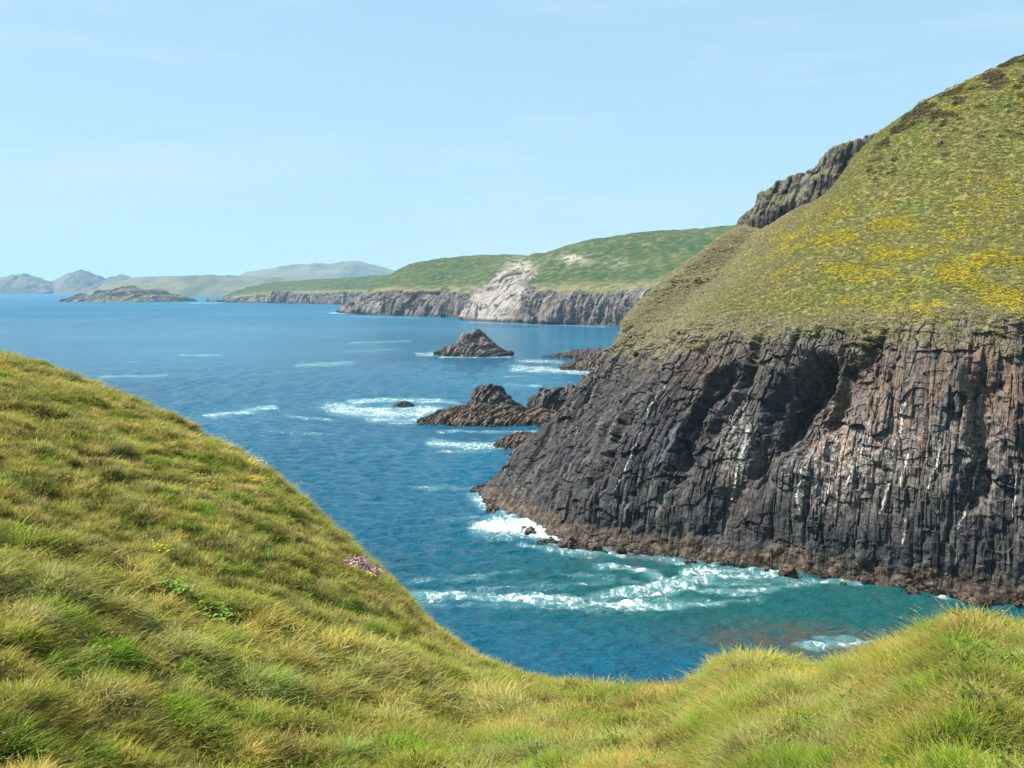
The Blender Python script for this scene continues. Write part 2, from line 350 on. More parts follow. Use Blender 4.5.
# ------------------------------------------------------------------ main headland
def stn(wl, mid, lip, s1, s2, ridge, Ys, back=(25, -14)):
    """one profile: pixel + distance for each knot"""
    Y0 = seaY(*wl) if not isinstance(wl[0], tuple) else None
    p = [at(*wl, Y0)]
    for q, Y in zip((mid, lip, s1, s2, ridge), Ys): p.append(at(*q, Y0 + Y if Y < 0 or Y < 120 and Y0 + Y < 400 and not Y > 150 else Y))
    b = p[0].copy(); b[1] -= 0.4; b[2] = -2.5
    r = p[-1]
    return np.array([b] + p + [r + [4, back[0], back[1]], r + [10, back[0] * 3, back[1] * 4.5]])
MAIN = {}
def build_headland():
    S = [stn((478, 490), (542, 436), (607, 354), (634, 314), (678, 274), (742, 238), (1, 4, 16, 31, 52)),
         stn((520, 521), (578, 432), (644, 347), (670, 318), (711, 284), (766, 229), (7, 18, 29, 44, 68)),
         stn((565, 543), (620, 440), (692, 336), (712, 305), (747, 266), (794, 212), (6, 18, 27, 46, 77)),
         stn((640, 554), (682, 450), (745, 338), (757, 303), (785, 252), (832, 192), (5, 17, 25, 44, 78)),
         stn((740, 566), (765, 455), (800, 337), (808, 303), (825, 231), (868, 145), (4, 14, 22, 46, 82)),
         stn((830, 578), (845, 460), (868, 334), (874, 298), (885, 215), (908, 115), (4, 12, 20, 46, 84)),
         stn((920, 592), (925, 465), (935, 326), (938, 292), (945, 200), (962, 85), (4, 11, 19, 46, 86)),
         stn((1000, 603), (1000, 470), (1005, 328), (1006, 292), (1012, 190), (1026, 56), (4, 11, 19, 46, 86)),
         stn((1100, 614), (1095, 475), (1090, 332), (1088, 293), (1092, 180), (1110, 18), (4, 11, 19, 45, 84)),
         stn((1260, 628), (1245, 480), (1230, 335), (1226, 293), (1230, 170), (1250, -45), (4, 11, 19, 44, 80)),
         stn((1520, 640), (1500, 490), (1480, 340), (1476, 295), (1480, 160), (1500, -110), (4, 11, 19, 44, 78))]
    a = S[0]
    k = np.array([[16, 26, 0]]) * np.linspace(1, 1.6, 9)[:, None]
    s0 = a + k; s0[:, 2] = np.where(a[:, 2] > 0, a[:, 2] * 0.55, a[:, 2])
    s1 = a + k * 2.6; s1[:, 2] = np.where(a[:, 2] > 0, a[:, 2] * 0.12 - 2, a[:, 2])
    Cn = np.array([s1, s0] + S)
    cu = [14, 60, 130, 120, 150, 170, 140, 130, 110, 90, 40, 16]
    cv = [16, 150, 170, 70, 80, 80, 14, 10]
    P = loft(Cn, cu, cv); N = normals(P, (-60, 0, 30))
    ku, kv = knots(cu)[:, None] + 0 * P[..., 0], knots(cv)[None] + 0 * P[..., 0]
    px, py = proj(P)
    # rock mask: the cliff below the lip (v=3), rough towards the spur
    nb = fbm(P, 9, 4, 31); nb2 = fbm(P, 2.5, 3, 35)
    lipv = 3.06 + 0.34 * nb + 0.30 * nb2 + 0.35 * np.exp(-((ku - 2.2) / 0.8) ** 2)
    rock = 1 - sst(-0.10, 0.14, kv - lipv)
    patch = np.exp(-(((px - 700) / 28) ** 2 + ((py - 285) / 12) ** 2)) * 1.2 * np.clip(nb2 * 2 + 0.35, 0, 1)
    patch = patch * (ku > 2)
    crag_edge = np.clip(np.maximum(rock, patch), 0, 1)
    rock = np.where(kv > 6.2, 0, crag_edge)
    H = N.copy(); H[..., 2] *= 0.35; H /= np.linalg.norm(H, axis=-1, keepdims=True)
    body = sst(1.0, 1.5, kv) * 0.6 + 0.4
    s = P @ BED
    D = 2.3 * fbm(P * [1, 1, .5], 17, 3, 1) + .7 * pn(s / 5.5, P[..., 2] / 25, 0 * s, 3)
    am = sst(-.35, .35, fbm(P * [1, 1, .6], 8, 2, 61)); am2 = sst(-.3, .4, fbm(P * [1, 1, .6], 5, 2, 65))
    D += 1.2 * (slabs(P, 5.2, 9, 7.0) - .5) + .8 * (slabs(P, 2.6, 6, 1.0) - .5) + (0.2 + .75 * am) * (slabs(P, 1.05, 3.2, 2.0) - .5) + (.12 + 0.36 * am2) * (slabs(P, 0.42, 1.8, 3.0) - .5)
    blk = P + 0.8 * np.stack([fbm(P, 4, 2, 71), fbm(P, 4, 2, 73), fbm(P, 4, 2, 75)], -1)
    cell = np.floor(blk[..., 0] / 1.9) * 3.1 + np.floor(blk[..., 1] / 1.9) * 7.7 + np.floor(blk[..., 2] / 2.6) * 5.3
    D += (.15 + .45 * (1 - am)) * (h1(cell, 5.) - .5) + 0.42 * fbm(P * [1, 1, .55], 2.0, 4, 6)
    # deep gullies (world centred on points of the face)
    for (gx, gy, sw, zl, zh, dep) in ((804, 400, 3.0, 17, 28, 8.5), (772, 425, 2.0, 12, 25, 3.6), (700, 420, 1.6, 12, 26, 3.0), (738, 385, 1.3, 18, 28, 3.0), (845, 385, 1.2, 21, 28, 3.2), (868, 352, 1.2, 26, 33, 2.5), (760, 335, 1.0, 28, 33, 2), (985, 400, 1.3, 12, 27, 2.0), (640, 400, 1.6, 10, 24, 2.2)):
        i = np.argmin((px - gx) ** 2 + (py - gy) ** 2 + 1e6 * (kv > 3.2) + 1e6 * (ku < 2)); c = P.reshape(-1, 3)[i]
        ds = (P - c) @ BED + 1.5 * nb2
        D -= dep * np.exp(-(ds / sw) ** 4) * sst(zl - 3, zl + 2, P[..., 2] + 2 * nb2) * (1 - sst(zh - 1, zh + 3, P[..., 2])) * (np.linalg.norm(P - c, axis=-1) < 40)
    # wave-cut foot: lumpy brown ledge
    foot = 1 - sst(1.5, 6.5, P[..., 2] + 2.5 * nb)
    D = D * (1 - 0.45 * foot) + foot * (1.3 * fbm(P, 2.4, 4, 44) + 1.0 * np.abs(fbm(P, 7, 2, 48)) - 0.5)
    up = 0.5 * fbm(P, 22, 3, 11) + 0.16 * fbm(P, 4, 3, 12) + 0.08 * np.abs(fbm(P, 1.3, 2, 13)) * (kv < 6.3)
    rough_spur = np.exp(-((ku - 2.6) / 1.4) ** 2) * np.exp(-((kv - 3.3) / 0.6) ** 2)
    up = up + rough_spur * (0.9 * fbm(P, 3.0, 4, 16) + 0.35 * (slabs(P, 1.2, 3, 5.0) - .5))
    P2 = P + H * (D * rock * body)[..., None] + N * (up * (1 - rock))[..., None]
    # marks
    och = 1.3 * np.exp(-(((px - 950) / 95) ** 2 + ((py - 380) / 75) ** 2)) + 0.9 * np.exp(-(((px - 838) / 34) ** 2 + ((py - 455) / 40) ** 2)) + .75 * np.exp(-(((px - 737) / 14) ** 2 + ((py - 480) / 28) ** 2)) + 0.35 * np.exp(-(((px - 700) / 90) ** 2 + ((py - 360) / 30) ** 2))
    lic = np.exp(-(((px - 737) / 16) ** 2 + ((py - 440) / 40) ** 2)) + 1.1 * np.exp(-(((px - 830) / 34) ** 2 + ((py - 470) / 36) ** 2)) + .5 * np.exp(-(((px - 905) / 90) ** 2 + ((py - 440) / 45) ** 2)) + .3 * np.exp(-(((px - 985) / 40) ** 2 + ((py - 470) / 50) ** 2))
    wpx = px + 2.0 * nb2 * 2
    vein = np.zeros_like(px)
    for pts, hw in (([(906, 404), (901, 425), (897, 440), (892, 470), (886, 492), (880, 512)], 1.7), ([(908, 455), (903, 470), (901, 485)], 1.5), ([(941, 448), (935, 470), (928, 490)], 1.2),
                    ([(868, 440), (856, 465), (846, 485)], 1.1), ([(872, 420), (866, 450)], .9), ([(803, 470), (798, 490), (800, 508)], 1.6), ([(830, 485), (824, 505)], 1.6), ([(978, 460), (972, 490)], 1.6),
                    ([(1012, 520), (1018, 470)], 1.3), ([(748, 430), (738, 460), (731, 500)], 1.5), ([(664, 385), (640, 445), (612, 505)], .5), ([(955, 535), (968, 505)], 1.2), ([(906, 520), (903, 545)], 1.2)):
        vein = np.maximum(vein, 1 - sst(hw * 0.4, hw * 1.1, segdist(wpx, py, pts)))
    front = (ku > 1.8)
    rimm = np.clip(1 - (lipv - kv) / 0.5, 0, 1) * .72 + .75 * rough_spur
    at_ = dict(ochre=np.clip(och, 0, 1) * front, lichen=np.clip(lic, 0, 1) * front, vein=vein * front, rim=np.clip(rimm, 0, 1.2))
    # grass colour guides
    gorse = np.zeros_like(px)
    for gx, gy, a, b2, st in ((905, 262, 95, 26, 1.), (960, 285, 75, 28, 1.), (850, 235, 60, 16, .9), (790, 245, 18, 18, .85), (990, 230, 45, 40, .55), (880, 230, 40, 18, .8), (1000, 300, 50, 16, .9), (855, 290, 30, 14, .6), (960, 95, 30, 14, .6), (1010, 90, 30, 18, .4)):
        gorse = np.maximum(gorse, st * np.exp(-((px - gx) / a) ** 2 - ((py - gy) / b2) ** 2))
    gorse *= front
    scrub = np.exp(-((kv - 5.95) / 0.32) ** 2) * sst(6.2, 6.9, ku)
    spurb = np.exp(-((ku - 2.4) / 2.2) ** 2) + np.exp(-((kv - 3.2) / 0.4) ** 2) * .8
    ga = dict(gorse=gorse, scrub=scrub, bare=np.clip(spurb, 0, 1))
    at_.update(ga)
    Fq = grid_faces(*px.shape)
    fr = rock.ravel()[Fq].mean(1)
    root = empty('headland'); tag(root, 'steep grassy headland above a dark slabby sea cliff', 'headland', kind='structure')
    rockm = mat_rock('slate_cliff', (0.008, 0.008, 0.010), (0.025, 0.024, 0.025), (0.098, 0.09, 0.084), tide=4.4, marked=True)
    g = NT('hill_turf'); Q = g.pos()
    a1 = g.noise(Q, 0.11, 5, 0.6); a2 = g.noise(Q, 1.2, 5, 0.7)
    col = g.mix(g.rng(a1, 0.36, 0.64), (0.21, 0.20, 0.065), (0.16, 0.185, 0.045))
    col = g.mix(g.rng(a2, 0.42, 0.68), col, (0.16, 0.14, 0.06))
    col = g.mix(g.math('MULTIPLY', g.attr('bare'), g.rng(g.noise(Q, 0.5, 5, 0.7), 0.3, 0.6)), col, (0.17, 0.145, 0.09))
    turf = g.done(g.bsdf(col, 0.95, 0.1, g.bump(a2, 0.8, 0.3)))
    V, f, a = subset(P2, Fq, fr > 0.5, at_); mesh_np('cliff_face', V, f, rockm, root, a, smooth=False)['label'] = 'dark slate cliff with pale veins, rusty streaks and brown foot'
    V, f, a = subset(P2, Fq, fr <= 0.5, at_); mesh_np('grassy_slope', V, f, turf, root, a)['label'] = 'olive grass slope dotted with yellow flowers'
    MAIN.update(rimm=np.clip(rimm, 0, 1) * front, P=P2, N=normals(P2, (-60, 0, 60)), rock=rock, ku=ku, kv=kv, px=px, py=py, **ga)

# ------------------------------------------------------------------ ridge / rock heightfields
def ridge_mesh(sil, Y0, depth, n=200, nw=90, bottom=-2.0, p=1.7, noise=(0, 1), slab=(0, 1), seed=0, lean=0.0, flat=0.0, tail=1.0):
    """solid hump whose skyline runs through photo pixels sil at distance Y0; real thickness `depth` front and back"""
    pts = np.array([at(x, y, Y0) for x, y in sil])
    X = np.linspace(pts[0, 0], pts[-1, 0], n); Hh = np.interp(X, pts[:, 0], pts[:, 2])
    kx = max(1, n // 120); ker = np.ones(2 * kx + 1) / (2 * kx + 1)
    Hh = np.convolve(np.pad(Hh, kx, mode='edge'), ker, 'valid')
    Hn = np.clip((Hh - bottom) / max(Hh.max() - bottom, 1e-6), 0, 1)
    wv = np.sin(np.linspace(-1, 1, nw) * math.pi / 2) * 0.6 + np.linspace(-1, 1, nw) * 0.4
    hd = depth * (0.25 + 0.75 * np.sqrt(Hn))
    Xg = X[:, None] + 0 * wv[None]; Wg = wv[None] + 0 * Xg
    shape = (1 - np.abs(Wg) ** p)
    if flat: shape = np.clip(shape / (1 - flat), 0, 1)
    Z = bottom + (Hh[:, None] - bottom) * shape
    Yg = Y0 + Wg * hd[:, None] + lean * Z
    P = np.stack([Xg, Yg, Z], -1); N = normals(P, (0, 0, 9000)); N = np.where(N[..., 2:] < 0, -N, N)
    d = noise[0] * fbm(P, noise[1], 4, seed + 1)
    if slab[0]: d = d + slab[0] * (slabs(P, slab[1], slab[1] * 4, seed + 2.0) - .5) + slab[0] * .5 * (slabs(P, slab[1] * .4, slab[1] * 2, seed + 3.0) - .5)
    P = P + N * (d * np.clip(shape * 2 + .15, 0, 1))[..., None]
    return P
def rock_thing(name, label, sil, base, depth, mat, cat='rock', group=None, noise=None, slab=None, seed=0, n=170, nw=90, p=1.7, flat=0., attrs=None, kind=None, bottom=-1.5):
    mx = sil[len(sil) // 2][0]; Y0 = seaY(mx, base) + depth * 0.85
    hh = max(at(x, y, Y0)[2] for x, y in sil); wd = (sil[-1][0] - sil[0][0]) / F * Y0
    sz = min(hh, wd)
    P = ridge_mesh(sil, Y0, depth, n, nw, bottom, p, noise or (sz * .22, sz * .55), slab or (sz * .22, sz * .16), seed, flat=flat)
    c = np.array([P[..., 0].mean(), Y0, 0.0])
    o = mesh_np(name, P - c, grid_faces(*P.shape[:2]), mat, attrs={'turf': np.full(P[..., 0].shape, attrs)} if attrs is not None else None, smooth=False)
    o.location = c
    tag(o, label, cat, group, kind); return o

def build_coast():
    rk = mat_rock('sea_rock', (0.020, 0.019, 0.019), (0.055, 0.050, 0.046), (0.135, 0.12, 0.105), tide=2.6, scale=0.8)
    rkb = mat_rock('reef_rock', (0.025, 0.019, 0.014), (0.085, 0.062, 0.042), (0.17, 0.13, 0.09), tide=2.0, scale=0.8)
    stk = mat_rock('stack_rock', (0.04, 0.034, 0.03), (0.115, 0.095, 0.078), (0.24, 0.195, 0.15), tide=4.0, scale=1.4)
    grp = 'sea rocks off the headland'
    rock_thing('sea_stack', 'pointed brown sea stack standing alone in open water', [(434, 356), (446, 351), (455, 346.5), (463, 338), (468, 333), (473, 331.5), (479, 332.5), (486, 339), (496, 346), (504, 351), (513, 356.5)], 357, 17, stk, 'sea stack', grp, seed=1, n=240)
    rock_thing('sea_rock', 'low flat black rock behind the pale foam, partly hidden by the headland', [(541, 358), (552, 355.5), (566, 352.5), (580, 350), (600, 348.5), (625, 348)], 358.5, 16, rk, 'rock', grp, seed=2)
    rock_thing('sea_rock', 'broad low brown rock against the headland with surf on its seaward side', [(560, 369), (568, 365), (578, 360), (590, 355), (603, 352), (640, 352)], 371, 14, rkb, 'rock', grp, seed=3)
    rock_thing('reef', 'long low brown reef at the foot of the black boulders', [(418, 420), (432, 415), (446, 409), (462, 405), (486, 404), (512, 407), (535, 410), (556, 412), (580, 412), (600, 414)], 426.5, 9, rkb, 'reef', grp, seed=4, n=280)
    rock_thing('sea_boulder', 'big rounded black boulder on the low brown reef', [(466, 409), (472, 402), (476, 393), (483, 386), (491, 385), (500, 387), (507, 393), (511, 400), (518, 405), (527, 409)], 416, 8, rk, 'boulder', grp, seed=5, n=220)
    rock_thing('sea_boulder', 'angular black boulder between the reef and the cliff', [(528, 414), (531, 403), (536, 395), (544, 391), (553, 388), (561, 389), (566, 392), (574, 386), (584, 379), (592, 376), (612, 376)], 416, 8, rk, 'boulder', grp, seed=6, n=220)
    rock_thing('sea_rock', 'small dark rock awash in the broad patch of surf', [(393, 406), (397, 403), (401, 401), (407, 401.2), (412, 404), (415, 406)], 407, 2.6, rk, 'rock', grp, seed=7, n=80, nw=50)
    rock_thing('reef', 'brown weedy ledge just behind the headland nose', [(488, 449), (497, 442), (508, 435), (520, 433), (534, 434), (548, 438), (566, 440)], 449.5, 6, rkb, 'reef', grp, seed=8)
    rock_thing('sea_rock', 'left of two small wet rocks in the surf below the cliff', [(531, 545), (538, 541), (548, 539), (558, 541), (566, 545)], 546, 1.6, rkb, 'rock', grp, seed=9, n=80, nw=50)
    rock_thing('sea_rock', 'right of two small wet rocks in the surf below the cliff', [(568, 549), (575, 543), (586, 541), (597, 544), (604, 549)], 550, 1.8, rkb, 'rock', grp, seed=10, n=80, nw=50)
    rock_thing('sea_rock', 'tiny rock at the tip of the cliff nose', [(468, 492), (473, 487), (480, 484), (488, 486), (495, 492)], 493, 1.8, rkb, 'rock', grp, seed=11, n=80, nw=50)
    # low island and the far land
    isl = mat_rock('island_rock', (0.06, 0.045, 0.035), (0.15, 0.115, 0.085), (0.27, 0.21, 0.16), tide=6, scale=5, rim=True)
    rock_thing('island', 'low rocky island with a green top out in the bay', [(67, 301), (75, 299), (84, 296), (93, 294), (101, 291), (112, 290.5), (127, 288.6), (138, 290), (150, 290.5), (160, 292.5), (172, 294.5), (182, 298), (192, 301)], 302, 120, isl, 'island', seed=12, n=320, noise=(16, 55), slab=(12, 16), attrs=.8)
    hill = NT('far_turf'); Q = hill.pos()
    b1 = hill.noise(Q, 0.004, 5, 0.6); b2 = hill.noise(Q, 0.02, 4)
    nz = hill.sep(hill.n('NewGeometry').outputs['Normal'])[2]
    fc = hill.mix(hill.rng(b1, .4, .6), (0.055, 0.075, 0.03), (0.13, 0.125, 0.06))
    fc = hill.mix(hill.rng(hill.math('ADD', nz, hill.math('MULTIPLY', b2, .3)), .72, .95), (0.11, 0.095, 0.08), fc)
    fh = hill.done(hill.bsdf(fc, .95, .1))
    def far(name, label, sil, Y0, depth, seed, nz_):
        P = ridge_mesh(sil, Y0, depth, 260, 60, -4, 1.6, (nz_, depth * .16), (0, 1), seed)
        c = np.array([P[..., 0].mean(), Y0, 0.0]); o = mesh_np(name, P - c, grid_faces(*P.shape[:2]), fh, smooth=True); o.location = c
        tag(o, label, 'hill', kind='structure')
    far('hill', 'far rounded island hill at the left edge of the photo', [(-30, 290), (-20, 284), (-8, 281), (0, 281), (8, 276.5), (16, 274), (24, 273.6), (34, 276.5), (44, 280), (52, 285), (58, 289.5)], 7000, 420, 21, 24)
    far('hill', 'far blue island hill with twin bumps', [(44, 290), (54, 282), (63, 276), (72, 273), (81, 270.6), (89, 273), (97, 276), (106, 279.5), (112, 279), (117, 275.5), (124, 275), (133, 277.5), (150, 279), (165, 283), (175, 289)], 7300, 420, 22, 26)
    far('hill', 'long low far coast below the pale moorland hill', [(105, 290), (120, 281), (140, 277.5), (170, 276.5), (200, 276), (215, 274.5), (240, 276), (270, 277), (310, 277), (350, 277), (400, 277), (450, 276)], 5600, 500, 23, 12)
    far('hill', 'broad pale moorland hill farthest along the coast', [(225, 283), (240, 276), (252, 271.5), (262, 269), (275, 267.5), (292, 265), (305, 264.5), (319, 263), (327, 264), (335, 264), (343, 262), (352, 260.5), (361, 262), (371, 264.5), (384, 268), (410, 274), (440, 280)], 8500, 900, 24, 22)
    # point of land in front of the far coast, then the near far headland
    cm = mat_rock('far_cliff_rock', (0.055, 0.048, 0.044), (0.135, 0.115, 0.10), (0.26, 0.225, 0.19), tide=5, scale=6, marked=False)
    def fst(wl, lip, mid, top, dy, back=(120, -6)):
        Y0 = seaY(*wl); p = [at(*wl, Y0), at(*lip, Y0 + dy[0]), at(*mid, Y0 + dy[1]), at(*top, Y0 + dy[2])]
        b = p[0].copy(); b[2] = -5; r = p[-1]
        return np.array([b] + p + [r + [0, back[0], back[1]], r + [0, back[0] * 3, -r[2] - 5]])
    def far_headland(name, label, S, cu, cv, disp, seed, slab_fn=None, guide=None):
        Cn = np.array(S); P = loft(Cn, cu, cv); N = normals(P, (0, 0, 400))
        kv = knots(cv)[None] + 0 * P[..., 0]; px, py = proj(P)
        nb = fbm(P, disp * 9, 5, seed) * 1.6
        rock = 1 - sst(-.12, .12, kv - 2.0 - .25 * nb - (slab_fn(px, py) if slab_fn else 0))
        Hd = N.copy(); Hd[..., 2] *= .3; Hd /= np.linalg.norm(Hd, axis=-1, keepdims=True) + 1e-9
        D = disp * (3.4 * fbm(P * [1, 1, .5], disp * 6, 5, seed + 1) + .8 * (slabs(P, disp * 1.5, disp * 4, seed + 2.) - .5) + .3 * (slabs(P, disp * .5, disp * 3, seed + 3.) - .5))
        sl = guide(px, py) if guide else 0 * px
        D = D * (1 - .40 * sl)
        P = P + Hd * (D * rock * sst(.8, 1.2, kv))[..., None] + N * ((1 - rock) * disp * .35 * fbm(P, disp * 3, 4, seed + 7))[..., None]
        Fq = grid_faces(*px.shape); fr = rock.ravel()[Fq].mean(1)
        root = empty(name); tag(root, label, 'headland', kind='structure')
        at_ = dict(slab=sl, bare=np.clip(1 - np.abs(kv - 2.1) / .55, 0, 1), pale=pale_mask(px, py))
        V, f, a = subset(P, Fq, fr > .5, at_); mesh_np('cliff_face', V, f, fcm, root, a, smooth=False)
        V, f, a = subset(P, Fq, fr <= .5, at_); mesh_np('grassy_slope', V, f, ft, root, a)
    def pale_mask(px, py):
        return np.exp(-(((px - 520) / 14) ** 2 + ((py - 268) / 9) ** 2)) + np.exp(-(((px - 573) / 13) ** 2 + ((py - 259) / 5) ** 2)) + .5 * np.exp(-(((px - 615) / 12) ** 2 + ((py - 263) / 4) ** 2))
    # far cliff: rock with a pale pinkish slab
    g = NT('far_cliff'); Q = g.pos(); s = g.vmath('DOT_PRODUCT', Q, tuple(BED)); xyz = g.sep(Q)
    st = g.comb(g.math('MULTIPLY', g.math('ADD', s, g.math('MULTIPLY', g.noise(Q, .04, 3), 14)), .16), g.math('MULTIPLY', xyz[2], .03), 0.0)
    n1 = g.noise(st, 1, 5, .62); n2 = g.noise(Q, .12, 5, .65)
    col = g.ramp(g.math('ADD', g.math('MULTIPLY', n1, .6), g.math('MULTIPLY', n2, .4)), [(.36, (.032, .029, .028)), (.5, (.105, .090, .076)), (.64, (.25, .21, .165))])
    col = g.mix(g.attr('slab'), col, g.mix(n1, (.15, .132, .112), (.36, .32, .27)))
    tb = g.rng(g.math('ADD', xyz[2], g.math('MULTIPLY', n2, 3)), 3, 6, 1, 0)
    col = g.mix(tb, col, (.06, .046, .036))
    fcm = g.done(g.bsdf(col, .85, .2, g.bump(n2, .6, 2.0)))
    g = NT('far_headland_turf'); Q = g.pos()
    n1 = g.noise(Q, .012, 5, .6); n2 = g.noise(Q, .09, 5, .7)
    col = g.mix(g.rng(n1, .38, .6), (.020, .050, .012), (.040, .064, .016)); col = g.mix(g.rng(n2, .45, .7), col, (.13, .125, .05))
    col = g.mix(g.math('MULTIPLY', g.attr('bare'), g.rng(n2, .3, .6)), col, (.17, .15, .075))
    col = g.mix(g.math('MULTIPLY', g.attr('pale'), g.rng(n2, .40, .55)), col, (.36, .31, .25))
    ft = g.done(g.bsdf(col, .95, .1, g.bump(n2, .8, 1.5)))
    far_headland('headland', 'hazy lower point of land with rocky shore beyond the far headland', [
        fst((205, 301.5), (212, 300), (216, 299), (220, 299), (25, 60, 120), (60, -3)), fst((232, 302.3), (236, 297), (238, 293), (242, 289), (30, 120, 240)), fst((262, 303), (262, 294.5), (262, 290), (262, 284.5), (30, 160, 320)),
        fst((300, 303.6), (300, 293), (300, 288), (300, 281), (40, 180, 380)), fst((335, 304.5), (335, 292), (336, 287), (337, 279), (40, 180, 380)), fst((370, 305.5), (370, 292), (372, 287), (375, 276.5), (40, 180, 380)), fst((430, 306), (430, 292), (430, 285), (430, 274), (40, 180, 380)), fst((520, 307), (520, 292), (520, 284), (520, 272), (40, 180, 380))],
        [40, 50, 60, 60, 60, 40, 20], [6, 36, 30, 30, 8, 6], 11, 60)
    def pale_slab(px, py):
        d = px - (524 - (py - 262) * .80) + 5 * np.sin(py * .45) + 3 * np.sin(py * 1.3 + 1)
        return np.clip(1.25 * np.exp(-np.abs(d / (21 + .10 * (py - 262))) ** 3), 0, 1) * sst(262, 274, py)
    lift = lambda px, py: 1.5 * pale_slab(px, py)
    far_headland('headland', 'rounded green far headland left of the pale rock face', [
        fst((338, 312.5), (346, 308), (350, 306), (356, 303), (15, 40, 80), (40, -4)), fst((352, 313.7), (364, 294), (372, 288), (384, 281), (25, 70, 140)), fst((381, 315), (392, 291), (397, 281), (406, 266), (28, 110, 230)),
        fst((415, 316.2), (420, 292), (424, 280), (434, 261), (26, 120, 260)), fst((445, 317.2), (446, 292), (454, 278), (468, 257.5), (24, 120, 280)), fst((470, 318.5), (478, 292), (488, 276), (500, 256.5), (24, 110, 280)),
        fst((510, 319.5), (515, 292), (522, 276), (530, 257.5), (24, 110, 280)), fst((560, 320), (560, 292), (565, 276), (570, 261), (24, 110, 280)), fst((640, 321), (640, 296), (640, 284), (640, 272), (24, 110, 280))],
        [30, 60, 70, 70, 70, 60, 40, 20], [8, 70, 50, 60, 8, 6], 8, 70)
    sp = fst((463, 320), (473, 298), (494, 281), (527, 259.5), (8, 55, 150))
    def flank(k, zf):
        q = sp + np.array([[45, 130, 0]]) * k; q[:, 2] = np.where(sp[:, 2] > 0, sp[:, 2] * zf - (1 - zf) * 4, sp[:, 2]); return q
    far_headland('headland', 'green far headland with a rugged pale rock face at its left end', [flank(2.2, .1), flank(1, .6), sp,
        fst((494, 322), (507, 294), (523, 277), (548, 253.5), (24, 90, 215)), fst((535, 324), (540, 292), (555, 275), (580, 244.5), (24, 110, 260)), fst((570, 325), (572, 291), (590, 272), (610, 239.5), (24, 120, 280)),
        fst((610, 326), (612, 290), (630, 270), (650, 234.5), (24, 130, 300)), fst((660, 328), (662, 287), (680, 266), (700, 231.5), (24, 130, 310)), fst((730, 331), (730, 288), (740, 264), (750, 228), (24, 130, 310)), fst((830, 334), (830, 288), (840, 262), (850, 226), (24, 130, 310))],
        [16, 40, 90, 80, 80, 80, 80, 60, 16], [8, 80, 60, 60, 8, 6], 7, 72, lift, pale_slab)
    # crag behind the grassy skyline
    P = ridge_mesh([(727, 240), (733, 231), (741, 217), (750, 204), (760, 195), (770, 187), (779, 183), (792, 176), (805, 171), (815, 167), (824, 158), (834, 151), (846, 146), (856, 142), (866, 139), (876, 135), (895, 122), (915, 110), (938, 99), (960, 88), (975, 90)], 262, 26, 420, 150, 20, 1.6, (3.2, 8), (1.3, 2.6), 80)
    cr = mat_rock('crag_rock', (0.014, 0.013, 0.013), (0.044, 0.039, 0.035), (0.13, 0.115, 0.095), tide=0, scale=1.3, rim=True)
    c = np.array([P[..., 0].mean(), 262, 20]); o = mesh_np('crag', P - c, grid_faces(*P.shape[:2]), cr, attrs={'turf': np.full(P[..., 0].shape, .6)}, smooth=False); o.location = c
    tag(o, 'dark rocky crag on the skyline behind the grass slope', 'crag', kind='structure')
    # boulders along the foot of the cliff, each its own object
    Pm, ku, kv = MAIN['P'], MAIN['ku'], MAIN['kv']
    rr = np.random.default_rng(12); protos = []
    for k in range(6):
        u = np.linspace(0, math.pi, 15); v = np.linspace(0, 2 * math.pi, 25)
        U, Vv = np.meshgrid(u, v, indexing='ij')
        P = np.stack([np.sin(U) * np.cos(Vv), np.sin(U) * np.sin(Vv), np.cos(U)], -1)
        P = np.sign(P) * np.abs(P) ** .8
        d = 1 + .75 * fbm(P + k * 7.1, .7, 4, 90 + k); P = P * d[..., None] * [1, .8, .62]; P[:, -1] = P[:, 0]
        protos.append(mesh_np('boulder', P, grid_faces(15, 25), rkb, smooth=False, link=False))
    row = np.argmin(np.abs(knots([16, 150, 170, 70, 80, 80, 14, 10]) - 1.0))
    us = np.flatnonzero((ku[:, 0] > 2.05) & (ku[:, 0] < 9.5))
    for k in range(40):
        i = us[int((k + rr.random()) / 40 * len(us)) % len(us)]
        b = Pm[i, row]; o = protos[k % 6].copy(); C.objects.link(o)
        s_ = 0.4 + 1.0 * rr.random() ** 2
        o.location = (b[0] - rr.uniform(-1.0, 2.2), b[1] - rr.uniform(-1.0, 2.2), rr.uniform(-.1, .5) * s_); o.scale = (s_,) * 3; o.rotation_euler = (rr.normal() * .3, rr.normal() * .3, rr.random() * 6.3)
        o.name = 'shore_boulder'
        tag(o, 'brown wet boulder at the foot of the dark cliff', 'boulder', 'boulders at the cliff foot')

